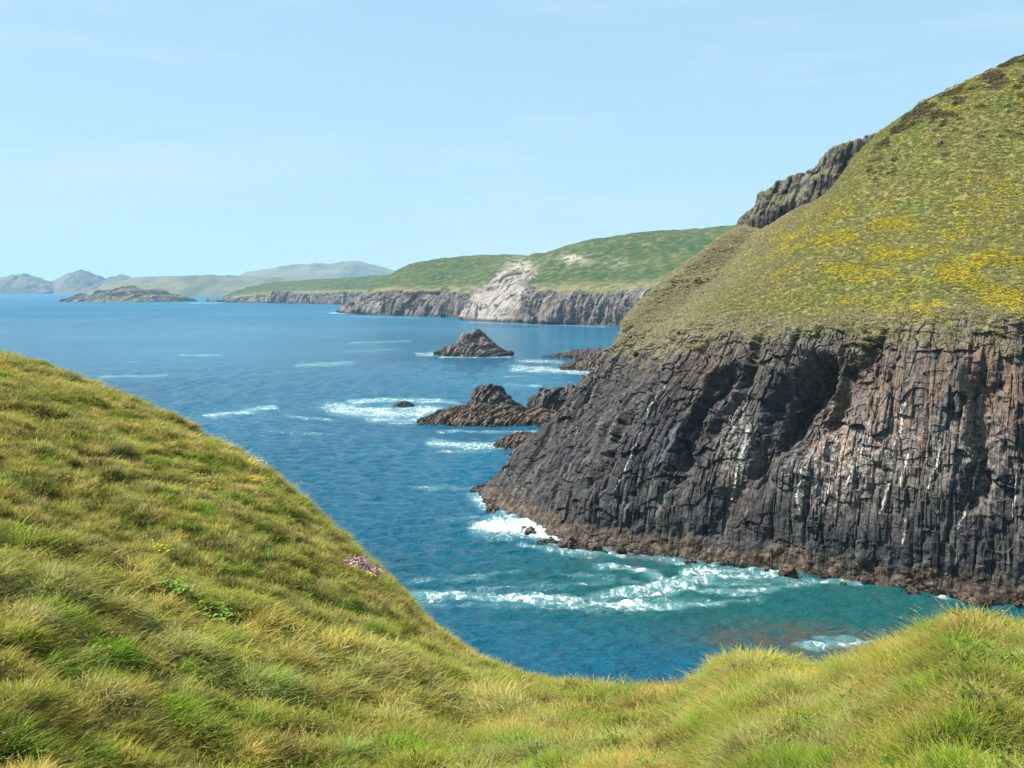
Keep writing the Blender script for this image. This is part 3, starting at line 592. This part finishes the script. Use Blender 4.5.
# ------------------------------------------------------------------ scatter by geometry nodes
def scatter(name, pts, rot, scl, var, col, protos, label, cat):
    coll = bpy.data.collections.new(name + '_kinds')
    for o in protos: coll.objects.link(o)
    n = len(pts)
    me = bpy.data.meshes.new(name); me.vertices.add(n); me.vertices.foreach_set('co', np.ascontiguousarray(pts, np.float32).ravel())
    a = me.attributes.new('rot', 'FLOAT_VECTOR', 'POINT'); a.data.foreach_set('vector', np.ascontiguousarray(rot, np.float32).ravel())
    a = me.attributes.new('scl', 'FLOAT_VECTOR', 'POINT'); a.data.foreach_set('vector', np.ascontiguousarray(scl, np.float32).ravel())
    a = me.attributes.new('kindno', 'INT', 'POINT'); a.data.foreach_set('value', np.ascontiguousarray(var, np.int32))
    a = me.attributes.new('tint', 'FLOAT_VECTOR', 'POINT'); a.data.foreach_set('vector', np.ascontiguousarray(col, np.float32).ravel())
    o = bpy.data.objects.new(name, me); C.objects.link(o)
    t = bpy.data.node_groups.new(name, 'GeometryNodeTree')
    t.interface.new_socket('Geometry', in_out='INPUT', socket_type='NodeSocketGeometry'); t.interface.new_socket('Geometry', in_out='OUTPUT', socket_type='NodeSocketGeometry')
    N = t.nodes.new; gi, go = N('NodeGroupInput'), N('NodeGroupOutput')
    ci = N('GeometryNodeCollectionInfo'); ci.inputs[0].default_value = coll; ci.inputs['Separate Children'].default_value = True; ci.inputs['Reset Children'].default_value = True
    ip = N('GeometryNodeInstanceOnPoints'); ip.inputs['Pick Instance'].default_value = True
    def na(nm, ty): q = N('GeometryNodeInputNamedAttribute'); q.data_type = ty; q.inputs[0].default_value = nm; return q.outputs[0]
    er = N('FunctionNodeEulerToRotation')
    L = t.links.new
    L(gi.outputs[0], ip.inputs['Points']); L(ci.outputs[0], ip.inputs['Instance']); L(na('kindno', 'INT'), ip.inputs['Instance Index'])
    L(na('rot', 'FLOAT_VECTOR'), er.inputs[0]); L(er.outputs[0], ip.inputs['Rotation']); L(na('scl', 'FLOAT_VECTOR'), ip.inputs['Scale']); L(ip.outputs[0], go.inputs[0])
    md = o.modifiers.new('scatter', 'NODES'); md.node_group = t
    tag(o, label, cat, kind='stuff')
    return o
def blades(n, rad, hgt, wid, seed, lean=0.5, seg=3, spread=0.6, straw=0.15):
    """one tuft of curved tapering blades; attribute bv = random per blade, st = 1 on dry blades, up = along the blade"""
    r = np.random.default_rng(seed); V, Fq, bv, stw, al = [], [], [], [], []
    for k in range(n):
        a = r.random() * 6.283; q = rad * math.sqrt(r.random()); b = np.array([q * math.cos(a), q * math.sin(a), -0.03])
        a2 = a + r.normal() * .7; out = np.array([math.cos(a2), math.sin(a2), 0]) * spread * (.3 + q / rad) * r.uniform(.4, 1.3) + np.array([lean, 0, 0]) * r.uniform(.4, 1.4)
        h = hgt * r.uniform(.55, 1.25); side = np.array([-math.sin(a2 + r.normal()), math.cos(a2 + r.normal()), 0]); w_ = wid * r.uniform(.6, 1.3)
        dr = (r.random() < straw) * 1.0; rb = r.random(); i0 = len(V)
        for s in range(seg + 1):
            t = s / seg
            p = b + out * h * t ** 1.8 + np.array([0, 0, 1]) * h * (t - .38 * t * t * min(1.3, np.linalg.norm(out)))
            ww = w_ * (1 - t) ** .7 + wid * .08
            V += [p - side * ww / 2, p + side * ww / 2]; bv += [rb] * 2; stw += [dr] * 2; al += [t] * 2
        for s in range(seg): j = i0 + 2 * s; Fq.append((j, j + 1, j + 3, j + 2))
    return np.array(V), np.array(Fq), dict(bv=bv, st=stw, up=al)
def mat_blade():
    g = NT('grass_blade'); t = g.attr('tint', True, False); bv = g.attr('bv')
    col = g.mix(1.0, t, g.ramp(bv, [(0, (.85, .92, .8)), (.5, (1.3, 1.26, 1.22)), (1, (1.75, 1.6, 1.5))]), 'MULTIPLY')
    col = g.mix(g.attr('st'), col, g.mix(bv, (.28, .21, .075), (.47, .38, .15)))
    col = g.mix(g.rng(g.attr('up'), .6, 1.0, 0, .35), col, (.29, .235, .055))
    d = g.bsdf(col, .7, .06, g.upnormal(.6)); tr = g.n('BsdfTranslucent'); g.put(tr.inputs[0], col)
    ms = g.n('MixShader'); ms.inputs[0].default_value = .38; g.put(ms.inputs[1], d); g.put(ms.inputs[2], tr.outputs[0])
    return g.done(ms.outputs[0])

# ------------------------------------------------------------------ foreground hillside
LIP = np.array([(-1500, 330, 40, 6), (-500, 270, 40, 8), (-200, 300, 38, 8), (0, 352, 35, 8.5), (60, 372, 34, 9), (120, 396, 32, 9.5), (200, 436, 30, 9.6), (260, 470, 28, 9), (300, 506, 26, 8), (350, 551, 24, 6.5), (400, 596, 22, 5), (430, 626, 20.5, 4),
                (470, 652, 18.5, 3), (530, 675, 16.5, 2), (600, 687, 15, 1), (690, 698, 13, .4), (720, 688, 11.8, .2), (750, 668, 11, 0), (800, 663, 10.4, 0), (835, 669, 10, 0), (870, 656, 9.6, 0), (910, 638, 9.2, 0), (950, 619, 8.9, 0), (985, 604, 8.7, 0), (1024, 618, 8.6, 0), (1150, 615, 9, 0), (1500, 600, 10, 0), (2500, 560, 12, 0)], float)
_ph = np.arctan((LIP[:, 0] - 512) / F)
def smooth_interp(x, xp, fp):
    xs = np.linspace(xp[0], xp[-1], 1500); f = np.interp(xs, xp, fp); k = np.hanning(15); k /= k.sum()
    f = np.convolve(np.pad(f, 7, mode='edge'), k, 'valid'); return np.interp(x, xs, f)
def fg_height(X, Y):
    d = np.hypot(X, Y); ph = np.arctan2(X, Y); ph_c = np.clip(ph, _ph[0], _ph[-1])
    dd = d * np.cos(ph_c)                                   # distance along the view axis
    py = smooth_interp(ph_c, _ph, LIP[:, 1]); dL = smooth_interp(ph_c, _ph, LIP[:, 2]); B = smooth_interp(ph_c, _ph, LIP[:, 3])
    px = 512 + F * np.tan(ph_c); _, ry, rz = ray(px, py); m = rz / ry
    zL = m * dL; t = dd / dL
    zi = zL * t - 1.75 * np.clip(1 - t, 0, 1) ** 2 - B * t * np.clip(1 - t, 0, 1) ** 2
    e = np.maximum(dd - dL, 0); brk = 5.0 + .0 * e
    k = .055; zo = zL + m * e - np.where(e < brk, k * e * e, k * brk * brk + 2 * k * brk * (e - brk))
    return np.where(t < 1, zi, zo), dL, t
def tussock(X, Y):
    """nearest clump centre: distance, angle outward, random id"""
    cs = .42; wx = .22 * pn(X / .8, Y / .8, 0 * X, 205); wy = .22 * pn(X / .8, Y / .8, 0 * X, 207); X2, Y2 = X + wx, Y + wy
    ci, cj = np.floor(X2 / cs), np.floor(Y2 / cs); best = np.full(np.shape(X), 9.); ang = np.zeros(np.shape(X)); idn = np.zeros(np.shape(X))
    for di in (-1, 0, 1):
        for dj in (-1, 0, 1):
            a, b = ci + di, cj + dj; h = a * 3.17 + b * 9.71
            cx, cy = (a + h1(h, 1.)) * cs, (b + h1(h, 2.)) * cs; d = np.hypot(X2 - cx, Y2 - cy) * (.75 + .5 * h1(h, 3.))
            m = d < best; best = np.where(m, d, best); ang = np.where(m, np.arctan2(Y2 - cy, X2 - cx), ang); idn = np.where(m, h1(h, 4.), idn)
    return best, ang, idn
def fg_bumps(X, Y):
    P = np.stack([X, Y, 0 * X], -1)
    b = .26 * fbm(P, 3.2, 2, 101) + .10 * (np.abs(fbm(P, .95, 2, 103)) * -1.7 + .4) + .06 * fbm(P, .4, 2, 105)
    td, ta, ti = tussock(X, Y); b = b + (.12 + .20 * ti) * (.55 + .45 * sst(5, 13, np.hypot(X, Y))) * (np.clip(1 - (td / .29) ** 2, -.3, 1) - .35)
    for (mx, my, mr_, mh) in ((2.62, 10.9, .75, .20), (4.05, 8.55, .6, .10), (1.6, 12.2, .5, .12), (3.4, 9.3, .45, .12)): b = b + mh * np.exp(-((X - mx) ** 2 + (Y - my) ** 2) / mr_ ** 2)
    return b
def fg_z(X, Y):
    z, dL, t = fg_height(X, Y)
    fade = sst(.5, 3.0, np.hypot(X, Y)) * np.clip(.55 + dL / 45, 0, 1.1)
    return np.maximum(CAMZ + z + fg_bumps(X, Y) * fade - .30, -3.0), dL, t
def build_foreground():
    th = np.concatenate([np.linspace(-85, -36, 110, endpoint=False), np.linspace(-36, 38, 1100, endpoint=False), np.linspace(38, 80, 90)])
    r = np.concatenate([np.geomspace(.6, 45, 620, endpoint=False), np.geomspace(45, 110, 60)])
    T, Rr = np.meshgrid(np.radians(th), r, indexing='ij'); X, Y = Rr * np.sin(T), Rr * np.cos(T)
    Z, dL, t = fg_z(X, Y)
    g = NT('thatch_soil'); Q = g.pos(); n1 = g.noise(Q, 9, 5, .7); n2 = g.noise(Q, .8, 4)
    col = g.ramp(n1, [(.3, (.045, .038, .016)), (.5, (.085, .085, .028)), (.7, (.16, .135, .06))])
    col = g.mix(g.rng(n2, .4, .6), col, g.mix(1.0, col, (.8, 1.15, .7), 'MULTIPLY'))
    m = g.done(g.bsdf(col, .95, .1, g.bump(n1, .8, .05)))
    o = mesh_np('hillside', np.stack([X, Y, Z], -1), grid_faces(*X.shape)[:, ::-1], m)
    tag(o, 'near grassy hillside sloping down to the cove', 'hillside', kind='structure')

    bm = mat_blade()
    protos = []
    for k in range(6):   # 0-5 near fine tufts
        V, f, a = blades(66, .12, .135, .0072, 200 + k, lean=.12 + .08 * (k % 3), seg=3, spread=.8, straw=.22 + .1 * (k % 2)); protos.append(mesh_np('tuft_a%02d' % k, V, f, bm, attrs=a, link=False))
    for k in range(4):   # 6-9 far tufts: fewer, wider blades
        V, f, a = blades(64, .18, .13, .012, 220 + k, lean=.15, seg=3, spread=.9, straw=.28); protos.append(mesh_np('tuft_b%02d' % k, V, f, bm, attrs=a, link=False))
    for k in range(3):   # 10-12 lush broad blades
        V, f, a = blades(52, .10, .165, .0085, 240 + k, lean=.15, seg=4, spread=.9, straw=.03); protos.append(mesh_np('tuft_c%02d' % k, V, f, bm, attrs=a, link=False))
    for k in range(3):   # 13-15 flowering straw stalks
        V, f, a = blades(9, .14, .26, .0028, 260 + k, lean=.35, seg=4, spread=.45, straw=1.0)
        V2, f2 = [], []
        rr = np.random.default_rng(300 + k)
        for j in range(9):
            tip = V[j * 10 + 8]; prev = V[j * 10 + 6]; ax = (tip - prev) / (np.linalg.norm(tip - prev) + 1e-9)
            for q in range(9):
                c = tip - ax * .07 * rr.random(); dr = rr.normal(size=3); dr -= ax * dr.dot(ax) * .3; dr /= np.linalg.norm(dr)
                e = c + dr * .007 + ax * .012; sd_ = np.cross(dr, ax) * .002; i0 = len(V2); V2 += [c - sd_, c + sd_, e + sd_, e - sd_]; f2.append((i0, i0 + 1, i0 + 2, i0 + 3))
        a2 = {kk: list(v) + [{'bv': .9, 'st': 1., 'up': .5}[kk]] * len(V2) for kk, v in a.items()}
        protos.append(mesh_np('tuft_d%02d' % k, np.vstack([V, V2]), np.vstack([f, np.array(f2) + len(V)]), bm, attrs=a2, link=False))
    for k in range(3):   # 16-18 low broad-leaved weeds among the grass
        r_ = np.random.default_rng(320 + k); V, f, bv = [], [], []
        for j in range(34):
            a_ = r_.random() * 6.28; q = .13 * math.sqrt(r_.random()); c = np.array([q * math.cos(a_), q * math.sin(a_), r_.uniform(.03, .11)]); h_ = r_.random() * 6.28
            u = np.array([math.cos(h_), math.sin(h_), r_.uniform(-.3, .6)]) * r_.uniform(.012, .026); v = np.array([-math.sin(h_), math.cos(h_), r_.normal() * .3]) * r_.uniform(.005, .010); i0 = len(V); rb = r_.random()
            V += [c - u, c - u * .3 + v, c + u * .5 + v * .8, c + u, c + u * .5 - v * .8, c - u * .3 - v]; bv += [rb] * 6; f += [(i0, i0 + 1, i0 + 4, i0 + 5), (i0 + 1, i0 + 2, i0 + 3, i0 + 4)]
        protos.append(mesh_np('tuft_e%02d' % k, np.array(V), np.array(f), bm, attrs=dict(bv=bv, st=[0] * len(V), up=[0] * len(V)), link=False))
    rr = np.random.default_rng(55)
    def sample(n, d0, d1, pw, a0=-33, a1=34):
        u = rr.random(n); d = (d0 ** pw + u * (d1 ** pw - d0 ** pw)) ** (1 / pw); ph = np.radians(rr.uniform(a0, a1, n))
        return d * np.sin(ph), d * np.cos(ph), d
    X1, Y1, d1 = sample(100000, 2.2, 14, 1.15, -44, 50); X2, Y2, d2 = sample(130000, 11, 46, 1.25, -42, 34)
    X, Y, d = np.concatenate([X1, X2]), np.concatenate([Y1, Y2]), np.concatenate([d1, d2])
    kind = np.where(d < 13 + rr.normal(size=len(d)) * 1.5, rr.integers(0, 6, len(d)), rr.integers(6, 10, len(d)))
    Z, dL, t = fg_z(X, Y); ok = t < 1.22
    X, Y, Z, d, kind, t = X[ok], Y[ok], Z[ok], d[ok], kind[ok], t[ok]
    P = np.stack([X, Y, 0 * X], -1)
    lush = sst(-.08, .24, fbm(P, .9, 4, 131)); dry = sst(-.02, .30, fbm(P, .7, 4, 141)); brown = sst(.15, .4, fbm(P, .55, 3, 151))
    # lusher and greener towards the lower right, drier on the far left shoulder
    lush = np.clip(lush + .35 * sst(.5, 6, X + 1.5 - .25 * Y), 0, 1)
    td, ta, ti = tussock(X, Y); h2 = h1(np.round(ti * 1e5), 6.); tc_ = np.clip(1 - td / .24, 0, 1)
    lush = np.clip(lush * (.6 + .8 * (h2 > .5)), 0, 1); dry = np.clip(dry * .75 + .75 * (h1(np.round(ti * 1e5), 7.) > .74), 0, 1); brown = np.clip(brown + .8 * (h1(np.round(ti * 1e5), 8.) > .9), 0, 1)
    kind = np.where((lush > .55) & (rr.random(len(d)) < .32) & (d < 10.5), rr.integers(10, 13, len(d)), kind)
    kind = np.where((rr.random(len(d)) < .018 + .05 * dry * (d < 13)) , rr.integers(13, 16, len(d)), kind)
    weed = sst(.15, .42, fbm(P, 1.1, 3, 211)) * (d < 22); wk = rr.random(len(d)) < .055 * weed + .008; kind = np.where(wk, rr.integers(16, 19, len(d)), kind)
    base = np.array([.165, .195, .022])[None] * np.ones((len(d), 1))
    base = base + (np.array([.075, .19, .008]) - base) * (lush * .85)[:, None]
    base = base + (np.array([.35, .28, .07]) - base) * (dry * (1 - .6 * lush) * .85)[:, None]
    base = base + (np.array([.06, .042, .015]) - base) * (brown * .7)[:, None]
    base *= (1 + rr.normal(size=(len(d), 1)) * .16) * (.80 + .45 * h2)[:, None]
    pale = (h1(np.round(ti * 1e5), 9.) > .8); base = np.where(pale[:, None], base * .5 + np.array([.13, .145, .055]), base)
    hs = .72 + .30 * rr.random(len(d)) + .30 * tc_ * (.4 + ti) - .1
    hs = hs * np.where(d > 13, 1.05, .70 + .30 * sst(5, 12, d))
    wind = np.pi * (.1 + 1.5 * fbm(P, 1.6, 2, 161)) - .75
    mixw = rr.random(len(d)) < .62; wind = np.where(mixw, ta + rr.normal(size=len(d)) * .5, wind + rr.normal(size=len(d)) * .5)
    rot = np.stack([rr.normal(size=len(d)) * .15, rr.normal(size=len(d)) * .15, wind], -1)
    wsc = np.where(d < 13, np.clip(d / 6.5, .8, 1.6), np.clip(d / 18, .8, 1.7))
    scl = np.stack([wsc, wsc, hs], -1); scl[wk] = (rr.uniform(.7, 1.3, (wk.sum(), 1))) * [1, 1, 1]; base[wk] = np.array([.075, .13, .018]) * rr.uniform(.7, 1.3, (wk.sum(), 1))
    scatter('grass', np.stack([X, Y, Z], -1), rot, scl, kind, np.clip(base, .01, 1), protos, 'long tussocky grass, green and straw coloured, on the near hillside', 'grass')

    # small yellow flowers along the shoulder
    fm = NT('yellow_petal'); fmm = fm.done(fm.bsdf((.62, .46, .02), .6, .2))
    V, f = [], []
    r3 = np.random.default_rng(9)
    for k in range(14):
        c = np.array([r3.normal() * .12, r3.normal() * .12, .16 + r3.random() * .1])
        for q in range(5):
            a = q * 1.2566; u = np.array([math.cos(a), math.sin(a), .25]) * .018; v = np.array([-math.sin(a), math.cos(a), 0]) * .008; i0 = len(V)
            V += [c, c + u * .6 + v, c + u, c + u * .6 - v]; f.append((i0, i0 + 1, i0 + 2, i0 + 3))
    pr = [mesh_np('flower_head', V, np.array(f), fmm, link=False)]
    def on_ray(px, py):
        ds = np.linspace(3, 45, 500); x, y, z = ray(px, py); zz = fg_z(x / y * ds, ds)[0]; zr = CAMZ + z / y * ds
        i = np.argmax(zz >= zr) if (zz >= zr).any() else np.argmin(np.abs(zz - zr)); return np.array([x / y * ds[i], ds[i], zz[i]])
    pts = []
    for k in range(70):
        q = r3.random(); px, py = 215 + q * 50, 432 + q * 33 + abs(r3.normal()) * 5 + 6
        pts.append(on_ray(px, py))
    for k in range(10): pts.append(on_ray(265 + r3.normal() * 12, 487 + r3.normal() * 3))
    for k in range(9): pts.append(on_ray(r3.uniform(120, 380), r3.uniform(480, 640)))
    pts = np.array(pts); n = len(pts)
    scatter('wildflowers', pts, np.c_[np.zeros((n, 2)), r3.random(n) * 6], np.ones((n, 3)) * r3.uniform(.6, 1.3, (n, 1)), np.zeros(n), np.ones((n, 3)), pr, 'small yellow wildflowers along the left shoulder of the near hillside', 'flowers')

    # pink thrift cushions
    pk = NT('thrift_pink'); pkm = pk.done(pk.bsdf(pk.mix(pk.attr('bv'), (.55, .27, .37), (.74, .48, .57)), .8, .1))
    gl = NT('thrift_leaf'); glm = gl.done(gl.bsdf(gl.mix(gl.attr('bv'), (.05, .075, .025), (.12, .13, .05)), .8, .1))
    def thrift(px, py, rad, label, seed):
        c = on_ray(px, py) + [0, 0, .12]; root = empty('thrift', c); tag(root, label, 'flowers', 'thrift cushions on the hillside')
        r = np.random.default_rng(seed)
        def burst(n, r0, r1, size, cl):
            V, f, b = [], [], []
            for k in range(n):
                dd = r.normal(size=3); dd[2] = abs(dd[2]) * .9 + .1; dd /= np.linalg.norm(dd); p = dd * r.uniform(r0, r1) * [1, 1, .62]
                for q in range(3):
                    u = r.normal(size=3); u -= dd * u.dot(dd) * .6; u /= np.linalg.norm(u); v = np.cross(u, dd); v /= np.linalg.norm(v) + 1e-6; s = size * r.uniform(.6, 1.3); i0 = len(V)
                    V += [p - u * s, p - v * s * .5, p + u * s, p + v * s * .5]; f.append((i0, i0 + 1, i0 + 2, i0 + 3)); b += [r.random()] * 4
            return np.array(V), np.array(f), dict(bv=b)
        V, f, a = burst(700, rad * .4, rad, rad * .10, 0); mesh_np('leaf_cushion', V, f, glm, root, a)
        V, f, a = burst(420, rad * 1.0, rad * 1.15, rad * .07, 0); mesh_np('flower_heads', V, f, pkm, root, a)
    thrift(356, 574, .30, 'pink thrift cushion left of a second one near the slope edge', 1)
    thrift(368, 580, .24, 'pink thrift cushion right of a second one near the slope edge', 2)
    # bright leafy plants in the grass
    lf = NT('dock_leaf'); lm = lf.done(lf.bsdf(lf.mix(lf.attr('bv'), (.08, .15, .015), (.14, .23, .03)), .7, .1, lf.upnormal(.5)))
    def leafy(px, py, s, label, seed):
        c = on_ray(px, py) + [0, 0, .05]; root = empty('leafy_plant', c); tag(root, label, 'plant', 'leafy plants in the grass'); r = np.random.default_rng(seed)
        V, f, b = [], [], []
        for k in range(300):
            a = r.random() * 6.28; L = r.uniform(.04, .09); el = r.uniform(.1, 1.0); W = L * .3; rb = r.random(); q0 = s * math.sqrt(r.random()); a0 = r.random() * 6.28
            o_ = np.array([q0 * math.cos(a0), q0 * math.sin(a0), .05 + .13 * r.random() * (1 - (q0 / s) ** 2)])
            dx = np.array([math.cos(a), math.sin(a), 0]); sx = np.array([-math.sin(a), math.cos(a), 0]); i0 = len(V)
            for q in range(6):
                t = q / 5; p = o_ + dx * L * t * math.cos(el) + np.array([0, 0, 1]) * (L * t * math.sin(el) - .45 * L * t * t); ww = W * math.sin(math.pi * min(.97, .12 + t * .85)) ** .8
                V += [p - sx * ww + [0, 0, ww * .35], p + sx * ww + [0, 0, ww * .35]]; b += [rb] * 2
            for q in range(5): j = i0 + 2 * q; f.append((j, j + 1, j + 3, j + 2))
        mesh_np('leaves', V, np.array(f), lm, root, dict(bv=b))
    leafy(183, 632, .55, 'low bright green leafy plant in the middle of the left slope', 3)
    leafy(150, 602, .42, 'smaller bright green leafy plant up left of another on the slope', 4)

# ------------------------------------------------------------------ growth on the main headland
def clump(seed, n, rad, h, size):
    r = np.random.default_rng(seed); V, f, b = [], [], []
    for k in range(n):
        a = r.random() * 6.28; q = rad * math.sqrt(r.random()); p = np.array([q * math.cos(a), q * math.sin(a), h * (1 - (q / rad) ** 2) * r.uniform(.2, 1)])
        u = r.normal(size=3) * [1, 1, .5]; u /= np.linalg.norm(u); v = np.cross(u, r.normal(size=3) * [.6, .6, 1.2]); v /= np.linalg.norm(v) + 1e-6; s = size * r.uniform(.6, 1.3); i0 = len(V)
        V += [p - u * s, p - v * s * .6, p + u * s, p + v * s * .6]; f.append((i0, i0 + 1, i0 + 2, i0 + 3)); b += [r.random()] * 4
    return np.array(V), np.array(f), dict(bv=b)
def build_hill_growth():
    P, N, rock = MAIN['P'], MAIN['N'], MAIN['rock']; kv, ku = MAIN['kv'], MAIN['ku']
    a = np.linalg.norm(np.cross(P[1:, :-1] - P[:-1, :-1], P[:-1, 1:] - P[:-1, :-1]), axis=-1)
    rr = np.random.default_rng(77)
    view = (ku > 1.6) & (ku < 10.2) & (kv < 6.35)
    def pick(wt, n):
        wt = (a * wt[:-1, :-1]).ravel(); c = np.cumsum(wt); i = np.searchsorted(c, rr.random(n) * c[-1]); i = np.minimum(i, len(wt) - 1)
        ii, jj = np.unravel_index(i, a.shape); f, g_ = rr.random((n, 1)), rr.random((n, 1))
        q = P[ii, jj] * (1 - f) * (1 - g_) + P[ii + 1, jj] * f * (1 - g_) + P[ii, jj + 1] * (1 - f) * g_ + P[ii + 1, jj + 1] * f * g_
        return q, ii, jj
    g = NT('hill_leaf'); t = g.attr('tint', True, False)
    col = g.mix(1.0, t, g.ramp(g.attr('bv'), [(0, (.78, .79, .78)), (1, (1.22, 1.21, 1.16))]), 'MULTIPLY')
    tr = g.n('BsdfTranslucent'); g.put(tr.inputs[0], col); ms = g.n('MixShader'); ms.inputs[0].default_value = .3; g.put(ms.inputs[1], g.bsdf(col, .8, .15, g.upnormal(.5))); g.put(ms.inputs[2], tr.outputs[0])
    m = g.done(ms.outputs[0])
    protos = []
    for k in range(5): V, f, at_ = clump(400 + k, 44, .42, .10, .075); protos.append(mesh_np('tuft_%d' % k, V, f, m, attrs=at_, link=False))
    n = 95000; wt = view * ((1 - rock) * (1 + .4 * MAIN['bare']) + 0.5 * rock * MAIN['rimm'] ** 2 * sst(-.1, .2, fbm(P, 2.5, 3, 177))); q, ii, jj = pick(wt, n)
    n1 = fbm(q, 12, 4, 171); n2 = fbm(q, 3, 3, 173); br = MAIN['bare'][ii, jj]
    col = np.array([.205, .20, .065]) * np.ones((n, 1)); col += (np.array([.155, .185, .045]) - col) * sst(-.05, .4, n1)[:, None]
    col += (np.array([.26, .225, .105]) - col) * (sst(0, .45, n2) * .7)[:, None]; col += (np.array([.29, .26, .165]) - col) * (br * .8)[:, None]
    col *= 1.06 + rr.normal(size=(n, 1)) * .07
    s = rr.uniform(.5, 1.1, n) * (1 + .7 * br * sst(.1, .4, n2)) * np.where(ku[ii, jj] < 2.1, .6, 1)
    scatter('hill_grass', q, np.c_[rr.normal(size=(n, 2)) * .25, rr.random(n) * 6.28], np.c_[s * 1.2, s * 1.2, s], rr.integers(0, 5, n), np.clip(col, .01, 1), protos, 'olive tufts of rough grass covering the slope of the headland', 'grass')
    # yellow bloom
    n = 16000; pn_ = fbm(P * [.6, .6, 1.4], 4.5, 4, 181); wt = view * (1 - rock) * MAIN['gorse'] ** .8 * sst(-.12, .45, pn_); q, ii, jj = pick(wt, n)
    pr = []
    for k in range(4): V, f, at_ = clump(440 + k, 30, .34, .20, .075); pr.append(mesh_np('gorse_%d' % k, V, f, m, attrs=at_, link=False))
    col = np.where(rr.random((n, 1)) < .58, np.array([.62, .50, .02]), np.array([.20, .20, .05])) * (1 + rr.normal(size=(n, 1)) * .15)
    s = rr.uniform(.5, 1.1, n)
    scatter('gorse', q + [0, 0, .05], np.c_[rr.normal(size=(n, 2)) * .2, rr.random(n) * 6.28], np.c_[s, s, s], rr.integers(0, 4, n), np.clip(col, .01, 1), pr, 'low yellow flowering bushes in drifts across the headland slope', 'gorse')
    # darker scrub along the skyline
    n = 1300; wt = view * MAIN['scrub'] * (1 - rock) * sst(-.1, .3, fbm(P, 7, 3, 191)); q, ii, jj = pick(wt, n)
    pr = []
    for k in range(4): V, f, at_ = clump(460 + k, 110, .7, .5, .12); pr.append(mesh_np('scrub_%d' % k, V, f, m, attrs=at_, link=False))
    col = np.array([.07, .072, .028]) + (np.array([.13, .09, .05]) - np.array([.07, .072, .028])) * sst(0, .4, fbm(q, 6, 3, 193))[:, None]; col *= 1 + rr.normal(size=(n, 1)) * .15
    s = rr.uniform(.6, 1.35, n)
    scatter('scrub', q, np.c_[np.zeros((n, 2)), rr.random(n) * 6.28], np.c_[s, s, s], rr.integers(0, 4, n), np.clip(col, .01, 1), pr, 'dark heath scrub along the skyline of the headland', 'scrub')

build_sea()
build_headland()
build_coast()
build_hill_growth()
build_foreground()
build_haze()
